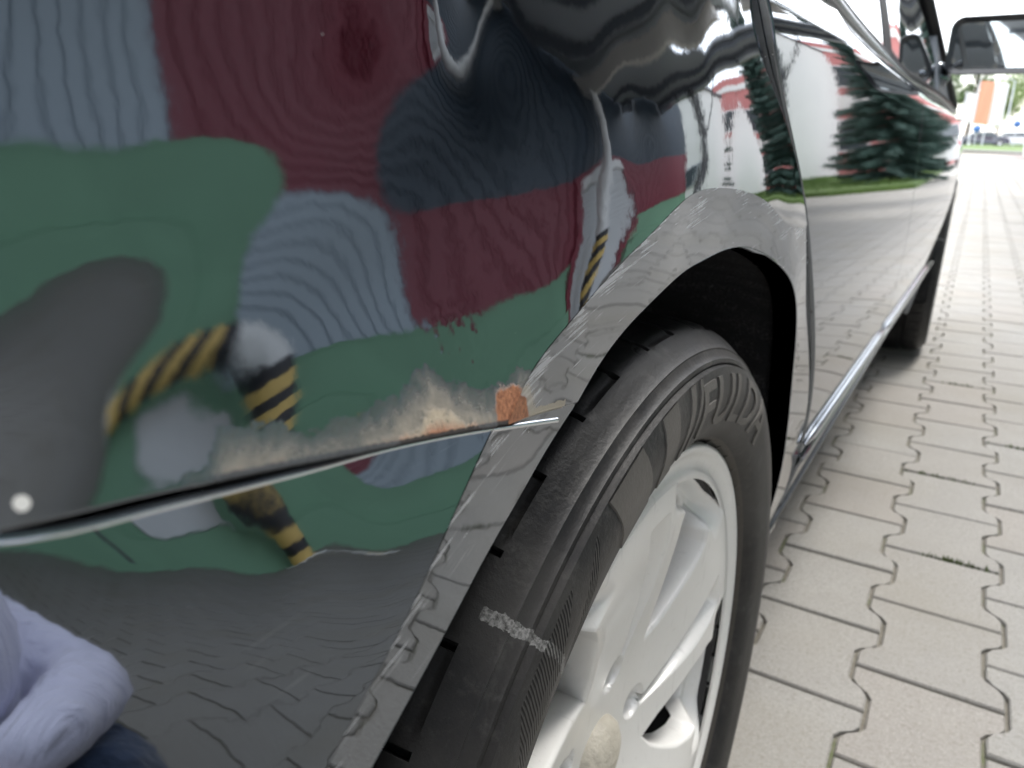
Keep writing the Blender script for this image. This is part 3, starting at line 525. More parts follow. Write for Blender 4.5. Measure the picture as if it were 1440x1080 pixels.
def patch(name, F, us, vs, fields, mats, root, hem=.012, flip=False, wrap=False, uvf=None, roll=.0009, matf=None, bare=None):
    """smooth sheet F(u,v) trimmed to where every field is positive, its edges rolled in towards -x"""
    us = np.asarray(us, float); vs = np.asarray(vs, float); nu, nv = len(us), len(vs)
    U, V = np.meshgrid(us, vs, indexing='ij'); fv = [f(U, V) for f in fields]
    ids = {}; uvl = []
    def vid(u, v):
        k = (round((u % (2*math.pi) if wrap else u)*1e7) if not (wrap and abs(u-2*math.pi) < 1e-7) else 0, round(v*1e7))
        if k not in ids: ids[k] = len(uvl); uvl.append((u, v))
        return ids[k]
    faces = []
    for i in range(nu-1):
        for j in range(nv-1):
            c = ((i, j), (i+1, j), (i+1, j+1), (i, j+1)); mn = mxv = None; skip = False; cut = []
            for k, f in enumerate(fv):
                q = [f[a] for a in c]
                if max(q) <= 0: skip = True; break
                if min(q) < 0: cut.append(k)
            if skip: continue
            poly = [(U[a], V[a], [f[a] for f in fv]) for a in c]
            for k in cut:
                new = []
                for a in range(len(poly)):
                    p, q = poly[a], poly[(a+1) % len(poly)]; fp, fq = p[2][k], q[2][k]
                    if fp >= 0: new.append(p)
                    if (fp < 0) != (fq < 0):
                        t = fp/(fp-fq); new.append((p[0]+(q[0]-p[0])*t, p[1]+(q[1]-p[1])*t, [x+(y-x)*t for x, y in zip(p[2], q[2])]))
                poly = new
                if len(poly) < 3: break
            if len(poly) < 3: continue
            ix = []
            for p in poly:
                n = vid(p[0], p[1])
                if not ix or (n != ix[-1] and n != ix[0]): ix.append(n)
            if len(ix) > 2: faces.append(ix if not flip else ix[::-1])
    a = np.array(uvl); e = 2e-4
    P = F(a[:, 0], a[:, 1]); du = F(a[:, 0]+e, a[:, 1])-F(a[:, 0]-e, a[:, 1]); dv = F(a[:, 0], a[:, 1]+e)-F(a[:, 0], a[:, 1]-e)
    N = np.cross(du, dv); N /= np.linalg.norm(N, axis=1, keepdims=True)+1e-12
    if flip: N = -N
    verts = P.tolist(); norms = N.tolist(); uvs = (uvf(P, a[:, 0], a[:, 1]) if uvf else a).tolist(); nf = len(faces); fl = list(faces)
    if hem:
        ed = {}
        for f in faces:
            for k in range(len(f)):
                p, q = f[k], f[(k+1) % len(f)]; ed[(p, q)] = ed.get((p, q), 0)+1
        bd = [(p, q) for (p, q) in ed if (q, p) not in ed]
        if bare is not None: bk = bare(a[:, 0], a[:, 1]); bd = [(p, q) for p, q in bd if not (bk[p] and bk[q])]
        mdir = {}
        for p, q in bd:
            t = P[q]-P[p]; l = np.linalg.norm(t)
            if l < 1e-9: continue
            m = np.cross(t/l, N[p]); mdir[p] = mdir.get(p, 0)+m; mdir[q] = mdir.get(q, 0)+m
        rings = {}
        for p, m in mdir.items():
            m = m/(np.linalg.norm(m)+1e-12); m[0] *= .3; n = N[p]; r = []
            for (o, d, nn) in ((.75, .3, n+m), (1.0, 1.0, m+n*.15), (1.0, hem/roll, m)):
                q = P[p]+m*roll*o-np.array([1., 0, 0])*roll*d; r.append(len(verts)); verts.append(q.tolist()); nn = nn/np.linalg.norm(nn); norms.append(nn.tolist()); uvs.append(uvs[p])
            rings[p] = [p]+r
        for p, q in bd:
            if p in rings and q in rings:
                for k in range(3): fl.append([rings[q][k], rings[p][k], rings[p][k+1], rings[q][k+1]])
    o0 = np.array(root.location) if root is not None else 0
    me = bpy.data.meshes.new(name); me.from_pydata((np.array(verts)-o0).tolist(), [], fl)
    for m in (mats if isinstance(mats, list) else [mats]): me.materials.append(m)
    me.polygons.foreach_set('use_smooth', [True]*len(fl))
    if matf is not None:
        mi = [0]*len(fl)
        for k, f in enumerate(fl): mi[k] = matf(np.mean([verts[i] for i in f], axis=0), k >= nf)
        me.polygons.foreach_set('material_index', mi)
    ul = me.uv_layers.new(name='UVMap'); li = np.empty(len(me.loops), int); me.loops.foreach_get('vertex_index', li)
    ul.data.foreach_set('uv', np.array(uvs)[li].astype(np.float32).ravel())
    me.normals_split_custom_set_from_vertices(norms); me.update()
    return link(bpy.data.objects.new(name, me), root)

# ---------------------------------------------------------------- paint
PAINT = (.19, .206, .226)
def paint_mat(name, rust=False, scratch_glint=False):
    s = NT(name); p = s.gen(); geo = s.n('ShaderNodeNewGeometry')
    # orange peel: the normal wavers a little at millimetre scale
    def jit(scale, amt):
        v = s.n('ShaderNodeVectorMath', operation='SUBTRACT'); s.l(s.noise(scale, p, 2, .5, col=True), v.inputs[0]); v.inputs[1].default_value = (.5, .5, .5)
        m = s.n('ShaderNodeVectorMath', operation='SCALE'); s.l(v.outputs[0], m.inputs[0]); s.val(m.inputs['Scale'], amt); return m.outputs[0]
    def vadd(a, b):
        v = s.n('ShaderNodeVectorMath', operation='ADD'); s.l(a, v.inputs[0]); s.l(b, v.inputs[1]); return v.outputs[0]
    nrm = vadd(vadd(geo.outputs['Normal'], jit(240, .0075)), jit(900, .0035))
    col = s.mix(s.noise(3, p, 3), tuple(c*.94 for c in PAINT), PAINT)
    rough = s.math('MULTIPLY_ADD', s.noise(30, p, 4), .03, .015); metal = 1.0
    # dust specks
    vo = s.n('ShaderNodeTexVoronoi'); vo.inputs['Scale'].default_value = 105; s.l(p, vo.inputs['Vector'])
    pick = s.math('GREATER_THAN', s.sep(vo.outputs['Color'])[0], .86)
    speck = s.math('MULTIPLY', s.math('LESS_THAN', vo.outputs['Distance'], s.math('MULTIPLY_ADD', s.noise(200, p, 2), .07, .0)), pick)
    col = s.mix(s.math('MULTIPLY', speck, .55), col, (.8, .8, .78)); rough = s.math('MAXIMUM', rough, s.math('MULTIPLY', speck, .4))
    # hairline scratches
    hs = s.noise(1, s.scale(p, (1, 30, 900), (R(35), 0, 0)), 2, .5)
    hm = s.math('MULTIPLY', s.ramp(hs, [(.70, 0), (.74, 1)]), s.ramp(s.noise(9, p, 2), [(.5, 0), (.65, 1)]))
    rough = s.math('MAXIMUM', rough, s.math('MULTIPLY', hm, .14)); col = s.mix(s.math('MULTIPLY', hm, .25), col, (.6, .62, .65))
    if scratch_glint:
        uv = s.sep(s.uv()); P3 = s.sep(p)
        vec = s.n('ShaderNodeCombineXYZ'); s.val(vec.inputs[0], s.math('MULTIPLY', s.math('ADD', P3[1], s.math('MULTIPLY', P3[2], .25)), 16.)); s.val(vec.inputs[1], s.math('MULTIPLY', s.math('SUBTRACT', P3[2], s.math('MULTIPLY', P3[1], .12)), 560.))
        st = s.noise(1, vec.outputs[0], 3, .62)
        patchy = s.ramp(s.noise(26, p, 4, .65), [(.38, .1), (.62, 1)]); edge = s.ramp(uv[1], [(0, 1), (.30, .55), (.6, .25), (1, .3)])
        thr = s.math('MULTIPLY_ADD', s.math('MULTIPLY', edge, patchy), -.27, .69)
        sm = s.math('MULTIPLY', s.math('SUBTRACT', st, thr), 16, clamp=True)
        col = s.mix(s.math('MULTIPLY', sm, .7), col, (.62, .66, .72)); rough = s.math('MAXIMUM', rough, s.math('MULTIPLY', sm, .30))  # scratches, with their bright glints painted in as lighter colour
        vv = s.math('SUBTRACT', P3[2], s.math('MULTIPLY_ADD', s.math('SUBTRACT', P3[1], .1605), -.213, .6505))
        n1 = s.noise(170, p, 6, .65); n2 = s.noise(700, p, 4, .7)
        uu = s.math('DIVIDE', s.math('SUBTRACT', P3[1], .1665), s.math('MULTIPLY_ADD', n1, .006, .0085)); ww = s.math('DIVIDE', vv, s.math('MULTIPLY_ADD', n1, .008, .0066))
        hot = s.math('MULTIPLY_ADD', s.math('ADD', s.math('POWER', uu, 2.), s.math('POWER', ww, 2.)), -4., 4.4, clamp=True)
        hal = s.math('MULTIPLY_ADD', s.math('ADD', s.math('POWER', s.math('DIVIDE', uu, 1.6), 2.), s.math('POWER', s.math('DIVIDE', ww, 1.35), 2.)), -3., 3.2, clamp=True)
        lowr = s.math('MULTIPLY', s.math('LESS_THAN', s.math('ABSOLUTE', vv), s.math('MULTIPLY_ADD', n1, .004, .001)), s.math('LESS_THAN', P3[1], .21)); abv = s.math('GREATER_THAN', vv, -.0005); lowr = s.math('MULTIPLY', lowr, abv); hot = s.math('MULTIPLY', hot, abv); hal = s.math('MULTIPLY', hal, abv)
        org2 = s.mix(s.ramp(n2, [(.35, 0), (.65, 1)]), (.13, .042, .016), (.35, .15, .07))
        rc = s.mix(hot, (.40, .35, .26), org2); rmask = s.math('MAXIMUM', s.math('MAXIMUM', hot, s.math('MULTIPLY', hal, .6)), s.math('MULTIPLY', lowr, .7))
        drt = s.ramp(s.noise(55, p, 5, .7), [(.45, 0), (.8, .5)]); rough = s.math('MAXIMUM', rough, s.math('MULTIPLY', drt, .16)); col = s.mix(s.math('MULTIPLY', drt, .10), col, (.42, .40, .37))
        col = s.mix(rmask, col, rc); rough = s.math('MAXIMUM', rough, s.math('MULTIPLY', rmask, .7)); metal = s.math('SUBTRACT', 1., rmask)
    if rust:
        uv = s.sep(s.uv()); u, v = uv[0], uv[1]      # u along the seam, v height above it (metres)
        h = s.ramp(s.math('MULTIPLY', u, 4.), [(a*4, b*45) for a, b in ((0, 0), (.055, .0), (.068, .003), (.072, .0092), (.08, .0098), (.088, .0072), (.1, .0085), (.112, .0100), (.124, .0145), (.132, .0190), (.139, .0150), (.146, .0118), (.155, .0100), (.168, .0135), (.173, .0160), (.184, .0155), (.188, .0098), (.2, .0085), (.24, .007))])
        h = s.math('SUBTRACT', s.math('DIVIDE', h, 45.), .0058)
        n1 = s.noise(170, p, 6, .65); n2 = s.noise(700, p, 4, .7); n3 = s.noise(60, p, 4, .6)
        d = s.math('SUBTRACT', s.math('ADD', h, s.math('MULTIPLY_ADD', n1, .011, -.0056)), v)          # >0 inside the corroded edge
        d = s.math('ADD', d, s.math('MULTIPLY_ADD', n2, .0016, -.0008))
        halo = s.math('MULTIPLY_ADD', d, 120., .55, clamp=True)
        core = s.math('MULTIPLY_ADD', d, 190., -.3, clamp=True)
        low = s.math('MULTIPLY_ADD', s.math('SUBTRACT', s.math('MULTIPLY', h, .28), s.math('SUBTRACT', v, s.math('MULTIPLY_ADD', n1, .008, -.004))), 330., 0., clamp=True)
        hu = s.math('DIVIDE', s.math('SUBTRACT', u, .1665), s.math('MULTIPLY_ADD', n1, .006, .0085)); hv = s.math('DIVIDE', v, s.math('MULTIPLY_ADD', n1, .008, .0066)); hot = s.math('MULTIPLY_ADD', s.math('ADD', s.math('POWER', hu, 2.), s.math('POWER', hv, 2.)), -4., 4.4, clamp=True)
        pale = s.mix(n3, (.24, .215, .16), (.42, .345, .25)); pale = s.mix(s.ramp(n1, [(.45, 0), (.7, .6)]), pale, (.50, .43, .33))
        org = s.mix(s.ramp(n2, [(.35, 0), (.7, 1)]), (.20, .075, .035), (.46, .22, .13)); org2 = s.mix(s.ramp(n2, [(.35, 0), (.65, 1)]), (.13, .042, .016), (.35, .15, .07))
        rc = s.mix(low, pale, org); rc = s.mix(hot, rc, org2)
        hole = s.math('MULTIPLY', s.ramp(s.noise(420, p, 3), [(.60, 0), (.66, 1)]), core); rc = s.mix(s.math('MULTIPLY', hole, .8), rc, (.07, .06, .04))
        blk = s.math('MULTIPLY_ADD', s.math('SUBTRACT', s.math('MULTIPLY_ADD', n2, .0016, .0002), v), 2500., 0., clamp=True); rc = s.mix(blk, rc, (.025, .02, .018))
        mask = s.math('MAXIMUM', s.math('MAXIMUM', s.math('MULTIPLY', halo, .62), core), hot)
        col = s.mix(mask, col, rc); rough = s.math('MAXIMUM', rough, s.math('MULTIPLY', mask, .75)); metal = s.math('SUBTRACT', 1., mask)
        chip = s.math('LESS_THAN', s.math('ADD', s.math('POWER', s.math('DIVIDE', s.math('SUBTRACT', u, .0392), .0012), 2.), s.math('POWER', s.math('DIVIDE', s.math('SUBTRACT', v, .0026), .0011), 2.)), s.math('MULTIPLY_ADD', n1, 1.2, .4))
        col = s.mix(chip, col, (.62, .62, .60)); rough = s.math('MAXIMUM', rough, s.math('MULTIPLY', chip, .6)); metal = s.math('MULTIPLY', metal, s.math('SUBTRACT', 1., chip))
        # blistered paint above the corroded edge
        cen = s.math('SQRT', s.math('ADD', s.math('POWER', s.math('SUBTRACT', u, .150), 2.), s.math('POWER', s.math('MULTIPLY', s.math('SUBTRACT', v, .017), 1.5), 2.)))
        bl = s.math('MULTIPLY_ADD', cen, -38., 1.0, clamp=True); near = s.math('MULTIPLY_ADD', d, 150., 1.35, clamp=True)
        amt = s.math('MAXIMUM', bl, s.math('MULTIPLY', near, .5)); amt = s.math('MULTIPLY', amt, s.math('LESS_THAN', s.math('ABSOLUTE', s.math('SUBTRACT', u, .143)), .042))
        nrm = vadd(nrm, jit(260, s.math('MULTIPLY', amt, .10)))
        bn = s.n('ShaderNodeBump'); bn.inputs['Strength'].default_value = .35; bn.inputs['Distance'].default_value = .0012
        s.l(s.math('MULTIPLY', mask, s.math('ADD', n1, n2)), bn.inputs['Height'])
        nv = s.n('ShaderNodeVectorMath', operation='NORMALIZE'); s.l(nrm, nv.inputs[0]); s.l(nv.outputs[0], bn.inputs['Normal']); nrm = bn.outputs[0]
    nv = s.n('ShaderNodeVectorMath', operation='NORMALIZE'); s.l(nrm, nv.inputs[0]); s.l(nv.outputs[0], s.b.inputs['Normal'])
    s.set(Base_Color=col, Roughness=rough, Metallic=metal); return s.m
paint = paint_mat('dark_paint'); paint_r = paint_mat('dark_paint_rusty', rust=True); paint_s = paint_mat('dark_paint_scuff_glint', scratch_glint=True)
black_pl = plain('black_plastic', (.012, .012, .013), .5, var=.2, scale=20)
black_in = plain('black_gap', (.004, .004, .004), .9)
chrome = plain('chrome', (.75, .77, .80), .12, metal=1., var=.05)
crease_hl = plain('crease_highlight', (.42, .44, .47), .16, metal=1., var=.1)  # for the bar that imitates the highlight on the door crease
trim_d = plain('dark_trim', (.10, .11, .12), .22, metal=1., var=.2)

# ---------------------------------------------------------------- rear quarter panel
def yz(fx): return lambda y, z: np.stack([fx(y, z), y, z], -1)
def fine(a, b, st): return np.linspace(a, b, int(round((b-a)/st))+1)
ysq = np.concatenate([fine(-.46, -.06, .02)[:-1], fine(-.06, .56, .0033)[:-1], fine(.56, .84, .006)])
def f_seam(y, z): return np.where(np.asarray(y) > .32, 1., z-zs(np.minimum(y, .32))-sg(y)*.5)
def f_crease(y, z): r, t = rt(y, z); return np.where((t > -20) & (t < 200), r-_Rc(t), 1.)
def on_crease(y, z): r, t = rt(y, z); return np.abs(r-_Rc(t)) < 6e-4
qp = patch('quarter_panel', yz(S1), ysq, np.concatenate([fine(.52, .70, .0036)[:-1], fine(.70, .86, .0036)[:-1], fine(.86, .92, .01)]),
      [f_seam, f_crease, lambda y, z: yg(z)-y], paint_r, car, bare=on_crease, uvf=lambda P, u, v: np.stack([u, v-zs(u)-sg(u)*.5], -1), roll=.0009)
_xe = smooth_interp([(-20, -.034), (-2, -.0275), (10, -.015), (24, -.0075), (36, -.0050), (44, -.0040), (50, -.0045), (58, -.0070), (68, -.010), (77, -.0115), (90, -.0105)])
def lip_F(surf, slope_y, slope_z):
    def F(td, t):
        a = np.radians(td); c, s = np.cos(a), np.sin(a); rc, ra_ = _Rc(td), _Ra(td); r = rc+(ra_-rc)*t
        y, z = HY+r*c, HZ+r*s; yc, zc = HY+rc*c, HZ+rc*s
        zc_ = 0; k = np.clip((td-44)/14, 0, 1); k = k*k*(3-2*k); yq = np.minimum(yc, yg(zc)); xc = surf(yc, zc)*k+(XD(yq, np.maximum(zc, .3))-.0015)*(1-k)
        k2 = np.clip((td-58)/30, 0, 1); xe1 = surf(yc, zc)+slope_y*(HY+ra_*c-yc)+slope_z*(HZ+ra_*s-zc)
        xe = xe1*k2+_xe(td)*(1-k2); return np.stack([xc+(xe-xc)*t, y, z], -1)
    return F
LF = lip_F(S1, .03, .13); LB = lip_F(S3, .02, .10)
def fld(F, f): return lambda u, v: (lambda P: f(P[..., 1], P[..., 2]))(F(u, v))
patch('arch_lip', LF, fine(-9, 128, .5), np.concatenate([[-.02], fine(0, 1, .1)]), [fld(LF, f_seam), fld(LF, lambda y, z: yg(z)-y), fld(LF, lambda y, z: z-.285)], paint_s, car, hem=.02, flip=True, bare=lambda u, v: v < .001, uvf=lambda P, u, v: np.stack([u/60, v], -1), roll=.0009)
# ---------------------------------------------------------------- rear bumper
ztop = lambda y, z: zs(y)-sg(y)*.5-z
bp = patch('rear_bumper', yz(S3), np.concatenate([fine(-.44, -.06, .02)[:-1], fine(-.06, .26, .0036)]), np.concatenate([fine(.26, .45, .012)[:-1], fine(.45, .74, .0036)]),
      [ztop, f_crease, lambda y, z: .35-y], paint, car, roll=.0009, bare=on_crease)
LBF = LB
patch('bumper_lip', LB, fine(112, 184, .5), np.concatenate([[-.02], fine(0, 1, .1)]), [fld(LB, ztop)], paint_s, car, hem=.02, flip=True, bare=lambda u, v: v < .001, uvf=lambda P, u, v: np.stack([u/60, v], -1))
m = MB(); pts = []
for y in np.concatenate([fine(-.40, .03, .03), fine(.04, .189, .0052)]):
    x = float(S3(y, zs(y)-sg(y)*.5)); pts.append((x-.0004, float(y), float(zs(y)-sg(y)*.5)-.0006))
m.tube(pts, np.interp([q[1] for q in pts], [.0, .2], [.0007, .0009]), 10); pbuild(m, 'bumper_edge_highlight', chrome, car)  # thin bright tube added as the sky highlight on the bumper's rolled edge
# dark backing behind the seam and the door gaps
m = MB(); vs_ = []
ys_ = fine(-.40, .18, .02)
for y in ys_: x = float(min(S1(y, zs(y)+.004), S3(y, zs(y)-.004)))-.010; vs_ += [(x, y, float(zs(y))-.02), (x, y, float(zs(y))+.02)]
m.add(vs_, [(2*i, 2*i+2, 2*i+3, 2*i+1) for i in range(len(ys_)-1)]); pbuild(m, 'seam_backing', black_in, car)
for gy in (None, 1.452, 2.302):
    m = MB(); vs_ = []; zz = fine(.27, .85, .02)
    for z in zz:
        y = float(yg(z))+.002 if gy is None else gy; x = float(XD(y, z))-.020; vs_ += [(x, y-.016, z), (x, y+.02, z)]
    m.add(vs_, [(2*i, 2*i+1, 2*i+3, 2*i+2) for i in range(len(zz)-1)]); pbuild(m, 'gap_seal', black_in, car)
# ---------------------------------------------------------------- doors, sill, front wing
zd = fine(.385, .862, .009)
def fz(y, z): return zbelt(y)-z
rd = patch('door', yz(XD), fine(.47, 1.46, .012), zd, [lambda y, z: y-yg(z)-.0045, lambda y, z: 1.4495-y, fz], paint, car, roll=.0018)
fd = patch('door', yz(XD), fine(1.44, 2.31, .02), zd, [lambda y, z: y-1.4540, lambda y, z: 2.2995-y, fz], paint, car, roll=.0018)
FY = 2.95
wing = patch('front_wing', yz(XD), fine(2.29, 3.56, .016), fine(.26, .80, .012), [lambda y, z: y-2.304, lambda y, z: np.hypot(y-FY, z-HZ)-.362, lambda y, z: .775-np.maximum(y-2.6, 0)*.09-z], paint, car, roll=.002)
def xs_(y): return -.03+.018*(y-.74)
def sill_F(y, t):
    x0, z0 = XD(y, .385)-.006, .384; zz = np.interp(t, [0, .15, .35, .8, 1], [.384, .376, .366, .318, .298]); xx0 = XD(y, .385)
    xx = np.where(t < .15, x0+(t/.15)*.010, np.where(t < .8, x0+.010+(xs_(y)+.004-x0-.010)*(t-.15)/.65, xs_(y)+.004-(t-.8)/.2*.007))
    return np.stack([xx, y, zz], -1)
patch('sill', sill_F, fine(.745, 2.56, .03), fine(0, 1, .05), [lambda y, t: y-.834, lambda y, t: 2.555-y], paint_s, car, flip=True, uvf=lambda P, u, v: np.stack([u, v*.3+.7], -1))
for a, b in ((.826, 1.447), (1.457, 2.29)):
    m = MB(); m.tube([(float(XD(y, .398))+.002, float(y), .397) for y in fine(a, b, .04)], [.0015]+[.0058]*(len(fine(a, b, .04))-2)+[.003], 12); pbuild(m, 'crease_highlight_bar', crease_hl, car)  # bright bar added to imitate sky glint on the lower door crease
m = MB(); m.tube([(float(xs_(y))+.0005, float(y), .302) for y in fine(.76, 2.5, .05)], .0035, 8); pbuild(m, 'sill_edge', trim_d, car)
for a, b in ((.60, 1.447), (1.456, 2.22)):
    pass
belt = [(float(XD(y, zbelt(y)))-.001, float(y), float(zbelt(y))+.004) for y in fine(.56, 2.3, .05)]
m = MB(); m.tube(belt, .0055, 10); pbuild(m, 'belt_moulding', trim_d, car)
m = MB(); m.tube([(x-.012, y, z+.012) for x, y, z in belt], .009, 10); pbuild(m, 'window_seal', black_pl, car)
# ---------------------------------------------------------------- glasshouse
glass = NT('car_glass').set(Base_Color=(.015, .02, .022), Roughness=.02, Coat_Weight=1., IOR=1.8).m
def side_pt(y, h, o=0.):           # h 0..1 from belt to roof
    x0, z0 = float(XD(y, zbelt(y)))-.014, float(zbelt(y))+.012
    z = z0+(1.30-z0)*h; return (x0-.20*h-.03*math.sin(h*math.pi)*-1+o, y, z)
def side_quad(mb, corners, n=6, o=0.):     # corners (y,h): rear-bottom, front-bottom, front-top, rear-top
    vs = []
    for i in range(n+1):
        for j in range(n+1):
            u, v = i/n, j/n; a, b, c, d = corners
            y = (a[0]*(1-u)+b[0]*u)*(1-v)+(d[0]*(1-u)+c[0]*u)*v; h = (a[1]*(1-u)+b[1]*u)*(1-v)+(d[1]*(1-u)+c[1]*u)*v
            vs.append(side_pt(y, h, o))
    k = n+1; mb.add(vs, [(i*k+j, (i+1)*k+j, (i+1)*k+j+1, i*k+j+1) for i in range(n) for j in range(n)], 0, True)
def mirror_x(mb): mb.v = [(-1.70-x, y, z) for x, y, z in mb.v]; mb.f = [f[::-1] for f in mb.f]; return mb
for side in (0, 1):
    def sb_(nm, cs, mat, o=0.):
        m = MB(); side_quad(m, cs, 6, o)
        if side: mirror_x(m)
        return pbuild(m, nm, mat, car)
    sb_('side_window', [(.72, 0), (1.40, 0), (1.40, .9), (.86, .9)], glass)
    sb_('side_window', [(1.50, 0), (2.16, 0), (1.62, .9), (1.50, .9)], glass)
    sb_('b_pillar', [(1.40, 0), (1.50, 0), (1.50, .9), (1.40, .9)], black_pl, .001)
    sb_('roof_rail', [(.86, .9), (1.62, .9), (1.56, 1.), (.86, 1.)], paint)
    sb_('c_pillar', [(.30, 0), (.72, 0), (.86, 1), (.52, 1)], paint)
    m = MB(); m.tube([side_pt(2.30, .0, .004), side_pt(2.0, .5, .006), side_pt(1.58, 1, .004)], .016, 10)
    if side: mirror_x(m)
    pbuild(m, 'a_pillar', black_pl, car)
    m = MB(); m.prism([(2.04, float(zbelt(2.04))+.006), (2.30, float(zbelt(2.3))+.006), (2.10, .955)], 'x', -.075, -.005)
    m.v = [(x+float(XD(y, zbelt(y)))+.0-(z-.8)*.25, y, z) for x, y, z in m.v]
    if side: mirror_x(m)
    pbuild(m, 'mirror_sail', plain('sail_grey', (.10, .12, .14), .35), car)
L = lambda y, h: side_pt(y, h)
def loft(mb, rows, mat=0):
    k = len(rows[0]); mb.add([p for r in rows for p in r], [(i*k+j, i*k+j+1, (i+1)*k+j+1, (i+1)*k+j) for i in range(len(rows)-1) for j in range(k-1)], mat, True); return mb
def across(xl, z, y, crown=.04, n=10, fy=0.): return [(xl+(-1.70-2*xl)*i/n, y+fy*math.sin(math.pi*i/n), z+crown*math.sin(math.pi*i/n)) for i in range(n+1)]
pbuild(loft(MB(), [across(side_pt(y, 1)[0], 1.30, y, .05) for y in (.50, .8, 1.2, 1.57)][::-1]), 'roof', paint, car)
pbuild(loft(MB(), [across(-.24, 1.30, 1.56, .05), across(-.17, 1.1, 1.98, .03, fy=.08), across(-.09, .81, 2.52, .04, fy=.16)][::-1]), 'windscreen', glass, car)
pbuild(loft(MB(), [across(-.25, 1.30, .51, .05), across(-.2, 1.08, .2, .03, fy=-.05), across(-.09, .89, .02, .02, fy=-.07)]), 'rear_window', glass, car)
pbuild(loft(MB(), [across(-.055, .79, 2.45, .05, fy=.12), across(-.06, .74, 2.95, .07), across(-.1, .69, 3.4, .06), across(-.2, .60, 3.6, .03, fy=.08)][::-1]), 'bonnet', paint, car)
pbuild(loft(MB(), [across(-.20, .60, 3.6, .02, fy=.08), across(-.19, .45, 3.66, 0, fy=.09), across(-.2, .24, 3.62, 0, fy=.08)][::-1]), 'front_bumper', paint, car)
pbuild(loft(MB(), [across(-.07, .889, .02, .02, fy=-.06), across(-.16, .886, -.24, .02, fy=-.1), across(-.245, .80, -.350, .0, fy=-.1), across(-.235, .665, -.362, .0, fy=-.1)]), 'boot_lid', paint, car)
pbuild(loft(MB(), [across(-.232, .664, -.368, .0, fy=-.1), across(-.232, .5, -.372, 0, fy=-.1), across(-.27, .26, -.362, 0, fy=-.1)]), 'bumper_skin', paint, car)
# the far flank, plainer
m = MB(); rows = []
for y in fine(-.42, 3.56, .1): rows.append([(-1.70-float(XD(y, z))+1.9*min(y+.03, 0)**2-.12*min(y+.03, 0), y, z) for z in fine(.28, .86 if y < 2.4 else .76, .04)] if y < 2.4 else [(-1.70-float(XD(y, z)), y, z) for z in np.linspace(.28, .75-.09*max(0, y-2.6), len(fine(.28, .86, .04)))])
loft(m, rows[::-1]); pbuild(m, 'side_panel', paint, car)
m = MB(); m.box((-1.5, -.36, .17), (-.36, 3.4, .55)); m.box((-1.62, .80, .2), (-.08, 2.5, .36)); m.box((-1.55, .05, .5), (-.14, 2.45, .80)); pbuild(m, 'underbody_light_block', black_in, car)  # floor boxes plus an unseen black core added to block light
# arch liners
def liner_mat():
    s = NT('felt_liner'); p = s.gen(); f = s.noise(420, p, 3, .7); f2 = s.noise(22, s.scale(p, (1, 6, 1)), 3)
    c = s.mix(s.math('MULTIPLY', s.ramp(f, [(.5, 0), (.72, 1)]), s.ramp(f2, [(.4, 0), (.7, .8)])), (.005, .005, .006), (.13, .122, .125)); s.set(Base_Color=c, Roughness=.95); s.bump(f, .8, .006); return s.m
felt = liner_mat()
for hy, xo, rfun in ((HY, 0., lambda t: float(_Ra(t))), (FY, .04, lambda t: .362)):
    m = MB(); vs_ = []; th = np.arange(-12, 193, 3)
    for t in th:
        c, s_ = math.cos(R(t)), math.sin(R(t))
        for x, dr in ((-.019 if hy == HY else .0, .0012), (-.030, .004), (-.06, .008), (-.16, .008), (-.30, .004), (-.34, -.2)): r = rfun(t)+dr; xx = float(_xe(min(t, 90)))+.004+x if (hy == HY and t < 70) else x+xo; vs_.append((xx, hy+r*c, HZ+r*s_))
    m.add(vs_, [(i*6+j, i*6+j+1, (i+1)*6+j+1, (i+1)*6+j) for i in range(len(th)-1) for j in range(5)], 0, True); m.box((-.40, hy-.36, .1), (-.345, hy+.36, .72)); pbuild(m, 'arch_liner', felt, car)

# ---------------------------------------------------------------- wheels
def rim_mat():
    s = NT('silver_rim'); p = s.obj(); f = s.noise(9, p, 5); g_ = s.noise(160, p, 4, .7); hh = s.noise(1, s.scale(p, (60, 220, 30)), 3)
    c = s.mix(f, (.82, .805, .77), (.92, .91, .885)); c = s.mix(s.ramp(g_, [(.62, 0), (.78, .35)]), c, (.45, .42, .38)); c = s.mix(s.ramp(hh, [(.62, 0), (.72, .22)]), c, (.4, .38, .36))
    s.set(Base_Color=c, Roughness=s.math('MULTIPLY_ADD', f, .12, .28), Metallic=.1, Coat_Weight=.5, Coat_Roughness=.15); return s.m
rim_m = rim_mat()
def smooth(a, b, x): t = np.clip((x-a)/(b-a), 0, 1); return t*t*(3-2*t)
def wrapd(t, per=72.): return (t+per/2) % per-per/2
def rim_h(r, td):
    a = np.abs(wrapd(td-122-18*(r-.14)/.14))/36.
    base = -.052+.030*smooth(.03, .205, r)
    valley = .022*(1-smooth(.25, .62, a))*smooth(.182, .193, r)*(1-.5*smooth(.197, .2075, r))
    gr = wrapd(td-84+150*(.18-r)*(r < .3)); gw = .0125*smooth(.06, .17, r)+.003
    groove = .013*(1-smooth(.60, 1.25, np.abs(R(1)*gr*r)/gw))*smooth(.070, .085, r)*(1-smooth(.183, .190, r))
    bd = np.hypot(r*np.sin(R(1)*wrapd(td-2)), r*np.cos(R(1)*wrapd(td-2))-.062); bolt = .016*(1-smooth(.010, .0145, bd))
    return base-np.maximum(np.maximum(valley, groove), bolt)
def hole(u, r): td = np.degrees(u); a = np.abs(wrapd(td-122-18*(r-.14)/.14))*R(1)*r; return a-np.interp(r, [.078, .088, .105, .15, .175, .186, .194, .197], [-.004, .003, .015, .037, .045, .043, .026, -.004])
